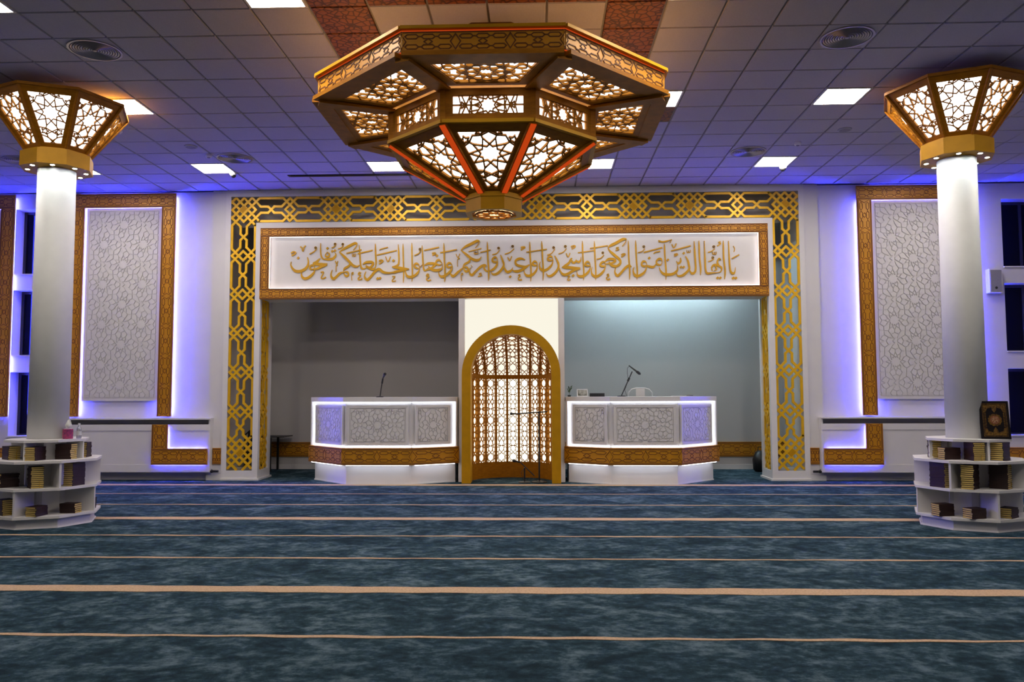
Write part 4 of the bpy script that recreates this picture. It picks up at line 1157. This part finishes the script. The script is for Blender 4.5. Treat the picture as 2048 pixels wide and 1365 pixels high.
# ================================================================== chandelier
CC = (0.02, -6.30)
ch = thing('chandelier', 'large octagonal golden chandelier with glowing star fretwork and red light ribs', 'chandelier', loc=(0, 0, 0))
def cv(rr, z, k): return V((CC[0] + rr*math.cos(R(22.5 + 45*k)), CC[1] + rr*math.sin(R(22.5 + 45*k)), z))
def out(k, dz=0.0): a = R(45 + 45*k); return V((math.cos(a), math.sin(a), dz))
def bar(a, b, w_, h_, up=(0, 0, 1)):
    a, b = V(a), V(b); d = (b-a).normalized(); s_ = d.cross(V(up)).normalized()*(w_/2); u_ = s_.cross(d).normalized()*(h_/2)
    return MB().add([p + s_*i + u_*j for p in (a, b) for i in (-1, 1) for j in (-1, 1)], [(0, 1, 3, 2), (4, 6, 7, 5), (0, 4, 5, 1), (2, 3, 7, 6), (0, 2, 6, 4), (1, 5, 7, 3)])
def soffit_pat(inn):
    xs = [p[0] for p in inn]; ys = [p[1] for p in inn]; q = (max(ys)-min(ys))/5.6
    return rosette(q, (0, (max(ys)+min(ys))/2), 90, 10, rings=2)
def box_pat(inn):
    ys = [p[1] for p in inn]; q = (max(ys)-min(ys))/2.25; xs = max(p[0] for p in inn)
    S = rosette(q, (0, 0), 90, 10, stars=False)
    for s in (1, -1):
        S += pl((s*1.95*q, 1.2*q), (s*1.95*q, -1.2*q)) + pl((s*2.1*q, 1.2*q), (s*3.15*q, -1.2*q)) + pl((s*2.1*q, -1.2*q), (s*3.15*q, 1.2*q))
        S += star5((s*3.0*q, 0), .42*q, 0 if s > 0 else 180) + pl((s*1.0*q, 0), (s*4.4*q, 0)) + pl((s*1.2*q, .6*q), (s*1.95*q, .75*q)) + pl((s*1.2*q, -.6*q), (s*1.95*q, -.75*q)) + pl((s*3.5*q, 1.2*q), (s*3.3*q, .3*q)) + pl((s*3.5*q, -1.2*q), (s*3.3*q, -.3*q))
    return S
RB, ZB0, ZB1 = 1.905, 4.632, 4.845
for k in range(8):
    A, B = cv(RB, 0, k), cv(RB, 0, k+1); mid = (A+B)/2; U = (B-A).normalized(); N = out(k)
    L = (B-A).length
    fn = plane_fn(mid + V((0, 0, (ZB0+ZB1)/2)) - N*.03, U, (0, 0, 1), N)
    gold_board('side_board', ch, fn, L + .02, ZB1-ZB0, .03, lw=.010)
    obj('top_moulding', bar(cv(RB + .02, ZB1 + .014, k), cv(RB + .02, ZB1 + .014, k+1), .05, .03), GOLD, ch)
    obj('red_led_strip', bar(cv(RB + .004, ZB1 - .010, k), cv(RB + .004, ZB1 - .010, k+1), .010, .008), LED_R, ch)
    obj('lip_board', bar(cv(RB - .02, ZB0 - .022, k), cv(RB - .02, ZB0 - .022, k+1), .17, .04), BRONZE, ch)
    obj('red_led_strip', bar(cv(RB + .006, ZB0 + .004, k), cv(RB + .006, ZB0 + .004, k+1), .012, .008), LED_R, ch)
    # soffit
    lit_panel(ch, [cv(1.82, 4.60, k), cv(1.82, 4.60, k+1), cv(1.16, 4.60, k+1), cv(1.16, 4.60, k)], (0, 0, -1), [.06, .15, .09, .15], soffit_pat, sw=.0135, name='soffit_panel')
    obj('soffit_beam', bar(cv(1.90, 4.575, k), cv(1.12, 4.575, k), .14, .03), BRONZE, ch)
    # inner box
    lit_panel(ch, [cv(1.15, 4.25, k), cv(1.15, 4.25, k+1), cv(1.15, 4.58, k+1), cv(1.15, 4.58, k)], out(k), [.075, .09, .07, .09], box_pat, sw=.013, name='box_panel')
    obj('box_moulding', bar(cv(1.165, 4.245, k), cv(1.165, 4.245, k+1), .05, .035), GOLD, ch)
    obj('box_post', bar(cv(1.15, 4.24, k), cv(1.15, 4.58, k), .05, .05, (0, 1, 0)), BRONZE, ch)
    # cone
    lit_panel(ch, [cv(.31, 3.75, k), cv(.31, 3.75, k+1), cv(1.14, 4.225, k+1), cv(1.14, 4.225, k)], out(k, -1.2), [.05, .075, .10, .075], lantern_trap, sw=.015, name='cone_panel')
    obj('rib_channel', bar(cv(.32, 3.745, k), cv(1.16, 4.225, k), .085, .03), BRONZE, ch)
    obj('rib_glow', bar(cv(.335, 3.728, k), cv(1.165, 4.205, k), .058, .010), LED_R, ch)  # wide glow stands for the LED and the channel walls it lights
    # lower ring
    obj('ring_board', MB().add([cv(rr, z, kk) for z in (3.56, 3.745) for rr in (.325, .26) for kk in (k, k+1)], [(0, 1, 5, 4), (2, 6, 7, 3), (0, 2, 3, 1), (4, 5, 7, 6)]), GOLD, ch)
obj('ring_collar', MB().ngon(CC, .335, 3.70, 3.75, 8, off=22.5), GOLD, ch)
ls = obj('rosette_frame', MB().ngon(CC, .262, 3.575, 3.58, 8, off=22.5), BRONZE, ch)
obj('rosette_diffuser', MB().lathe([(.21, 3.566), (.21, 3.572)], (CC[0], CC[1], 0), 32), DIFFS, ls)
fn = plane_fn((CC[0], CC[1], 3.566), (1, 0, 0), (0, -1, 0), (0, 0, -1))
obj('rosette_fretwork', MB().straps(rosette(.085, (0, 0), 90, 10, stars=False) + pl(*[polar(.205, 15*k) for k in range(24)], closed=True), .012, 0, .012, fn), BRONZE, ls)
obj('top_cover', MB().ngon(CC, 1.86, 4.80, 4.82, 8, off=22.5), BRONZE, ch)
for k in range(8): obj('uplight_strip', bar(cv(1.70, 4.84, k), cv(1.70, 4.84, k+1), .03, .02), LED_UP, ch)
obj('suspension_drum', MB().ngon(CC, .55, 4.82, H - .0, 8, off=22.5), WOODB, ch)

# ================================================================== microphones, chairs and small things
def mic_head(p, d, par, L=.16):
    p = V(p); d = V(d).normalized()
    obj('microphone_body', MB().tube([p, p + d*L*.65], [.011, .017], 10), BLACK, par)
    obj('microphone_head', MB().tube([p + d*L*.63, p + d*L*.72, p + d*L*.9, p + d*L], [.018, .027, .026, .010], 12), DARKM, par)
t = thing('microphone', 'black gooseneck microphone standing on the left desk', 'microphone', loc=(-2.40, -.35, 1.545))
obj('stand_base', MB().lathe([(.07, 0), (.07, .012), (.02, .02)], n=24), BLACK, t)
obj('stand_rod', MB().tube([(0, 0, .01), (.02, 0, .16), (.05, 0, .34)], .009, 8), BLACK, t)
obj('stand_clip', MB().tube([(.035, 0, .25), (.05, 0, .34)], .016, 8), BLACK, t)
mic_head((.045, .0, .33), (.45, -.5, .75), t, .15)
t = thing('microphone', 'black microphone on angled boom stand behind the right desk', 'microphone', loc=(2.02, -.1, 1.545))
obj('stand_base', MB().lathe([(.08, 0), (.08, .012), (.02, .02)], n=24), BLACK, t)
obj('stand_rod', MB().tube([(-.01, 0, 0), (.20, 0, .46)], .010, 8), BLACK, t)
obj('stand_clip', MB().tube([(.115, 0, .28), (.145, 0, .34)], .020, 8), BLACK, t)
obj('cable', MB().tube([(.15, 0, .56), (.11, .0, .52), (.11, .01, .42), (.13, .01, .30), (.06, .01, .12), (.10, .01, .0)], .004, 6), BLACK, t)
mic_head((.14, 0, .57), (.75, -.15, -.60), t, .27)
t = thing('microphone_stand', 'tall black boom microphone stand inside the prayer niche', 'microphone stand', loc=(.50, -.32, 0))
obj('stand_base', MB().lathe([(.14, 0), (.14, .015), (.03, .04)], n=28), BLACK, t)
obj('stand_pole', MB().tube([(0, 0, .02), (0, 0, 1.26)], .015, 8), BLACK, t)
obj('boom_arm', MB().tube([(-.44, 0, 1.235), (.15, 0, 1.275)], .012, 8), BLACK, t)
obj('boom_clutch', MB().tube([(0, -.03, 1.26), (0, .03, 1.26)], .024, 10), BLACK, t)
mic_head((-.40, 0, 1.237), (-1, -.1, .02), t, .13)
t = thing('microphone_stand', 'short black microphone stand leaning low in the prayer niche', 'microphone stand', loc=(.235, -.36, 0))
obj('stand_base', MB().lathe([(.11, 0), (.11, .014), (.025, .03)], n=28), BLACK, t)
obj('stand_pole', MB().tube([(0, 0, .02), (0, 0, .27)], .014, 8), BLACK, t)
obj('boom_arm', MB().tube([(-.10, 0, .39), (.18, 0, .12)], .010, 8), BLACK, t)
obj('cable', MB().tube([(.0, -.02, .27), (-.06, -.03, .18), (-.03, -.03, .06), (.06, -.03, .04), (.12, -.02, .12), (.16, -.02, .05), (.30, -.03, .02)], .004, 6), BLACK, t)
mic_head((-.06, 0, .36), (-.9, -.2, .25), t, .17)

t = thing('white_chair', 'white metal chair seen above the right desk counter', 'chair', loc=(2.48, 1.05, .82))
obj('seat', MB().box(-.19, .19, -.19, .19, .43, .45), WHITE, t)
for x in (-.19, .19):
    for y in (-.19, .19): obj('leg', MB().tube([(x*.85, y*.85, .43), (x*1.1, y*1.1, 0)], .012, 8), WHITE, t)
obj('back_hoop', MB().tube([(-.215, -.17, .44), (-.235, -.20, .70), (-.225, -.21, .80), (-.17, -.215, .86), (-.08, -.22, .885), (.08, -.22, .885), (.17, -.215, .86), (.225, -.21, .80), (.235, -.20, .70), (.215, -.17, .44)], .011, 8), WHITE, t)
obj('back_splat', MB().box(-.085, .085, -.225, -.213, .45, .885), WHITE, t)
t = thing('picture_frame', 'small pale framed picture on left end of right desk', 'picture frame', loc=(1.30, -.18, 1.545))
t.rotation_euler = (R(-14), 0, R(10))
obj('frame_border', MB().box(-.10, .10, -.006, .006, 0, .012).box(-.10, .10, -.006, .006, .128, .14).box(-.10, -.088, -.006, .006, .012, .128).box(.088, .10, -.006, .006, .012, .128), PAPER, t)
obj('picture', MB().box(-.088, .088, -.002, .004, .012, .128), mat('dark_landscape_print', (.55, .55, .5), .5, noise=.9, nscale=9, col2=(.03, .035, .01)), t)
obj('frame_prop', MB().box(-.01, .01, .005, .05, 0, .01), PAPER, t)
t = thing('black_screen', 'low black screen on right desk beside the framed picture', 'screen', loc=(1.56, -.25, 1.545))
obj('screen_panel', MB().box(-.135, .135, -.012, .012, .0, .062), BLACK, t); obj('screen_foot', MB().box(-.06, .06, -.05, .05, 0, .006), BLACK, t)
t = thing('small_plant', 'tiny plant in dark pot by the prayer niche, right desk', 'plant', loc=(1.06, -.12, 1.545))
obj('pot', MB().lathe([(.028, 0), (.035, .03), (.03, .03)], n=14), BLACK, t)
lf = MB()
for k in range(9):
    a = k*2.4; h_ = .06 + .013*k; r_ = .018 + .012*((k*7) % 3)
    lf.add([(0, 0, .02 + h_*.5), (r_*math.cos(a-.4), r_*math.sin(a-.4), h_ + .03), (1.6*r_*math.cos(a), 1.6*r_*math.sin(a), h_ + .045), (r_*math.cos(a+.4), r_*math.sin(a+.4), h_ + .03)], [(0, 1, 2, 3), (3, 2, 1, 0)])
obj('leaves', lf, GREEN, t); obj('stem', MB().tube([(0, 0, .02), (.004, 0, .17)], .003, 5), GREEN, t)
t = thing('paper_sheets', 'loose white paper sheets lying on right end of right desk', 'papers', loc=(3.05, -.35, 1.545))
obj('sheet', MB().box(-.15, .15, -.1, .1, 0, .008), PAPER, t); p = obj('pen', MB().tube([(.10, -.06, .014), (.22, -.05, .014)], .005, 6), BLACK, t)
# black chair and black table in the left part of the recess
t = thing('black_chair', 'black slatted chair behind the left pier lattice', 'chair', loc=(-5.40, 1.15, 0)); t.rotation_euler = (0, 0, R(-20))
obj('seat', MB().box(-.21, .21, -.21, .21, .43, .47), BLACK, t)
for x in (-.19, .19):
    for y in (-.19, .19): obj('leg', MB().tube([(x, y, .43), (x*1.15, y*1.15, 0)], .016, 8), BLACK, t)
obj('back_rail', MB().tube([(-.21, .2, .45), (-.22, .23, .78), (-.12, .24, .86), (.12, .24, .86), (.22, .23, .78), (.21, .2, .45)], .016, 8), BLACK, t)
for k in range(4): obj('back_slat', MB().box(-.15 + .08*k, -.11 + .08*k, .222, .24, .47, .85), BLACK, t)
t = thing('black_table', 'black side table standing beside the left pier, partly hidden', 'table', loc=(-5.08, 1.90, 0))
obj('tabletop', MB().box(-.35, .30, -.3, .3, .71, .73), BLACK, t)
for x in (-.3, .0):
    for y in (-.25, .25): obj('leg', MB().box(x-.02, x+.02, y-.02, y+.02, 0, .70), BLACK, t)
obj('apron', MB().box(-.3, .0, -.26, -.24, .62, .71), BLACK, t)
t = thing('black_bag', 'small black bag on floor behind the right pier', 'bag', loc=(5.02, 1.75, 0))
obj('bag_body', MB().lathe([(.10, 0), (.15, .05), (.16, .25), (.10, .40), (.04, .43)], n=14), BLACK, t, smooth=True)
obj('bag_handle', MB().tube([(-.05, 0, .41), (-.04, 0, .50), (.04, 0, .50), (.05, 0, .41)], .010, 6), BLACK, t)
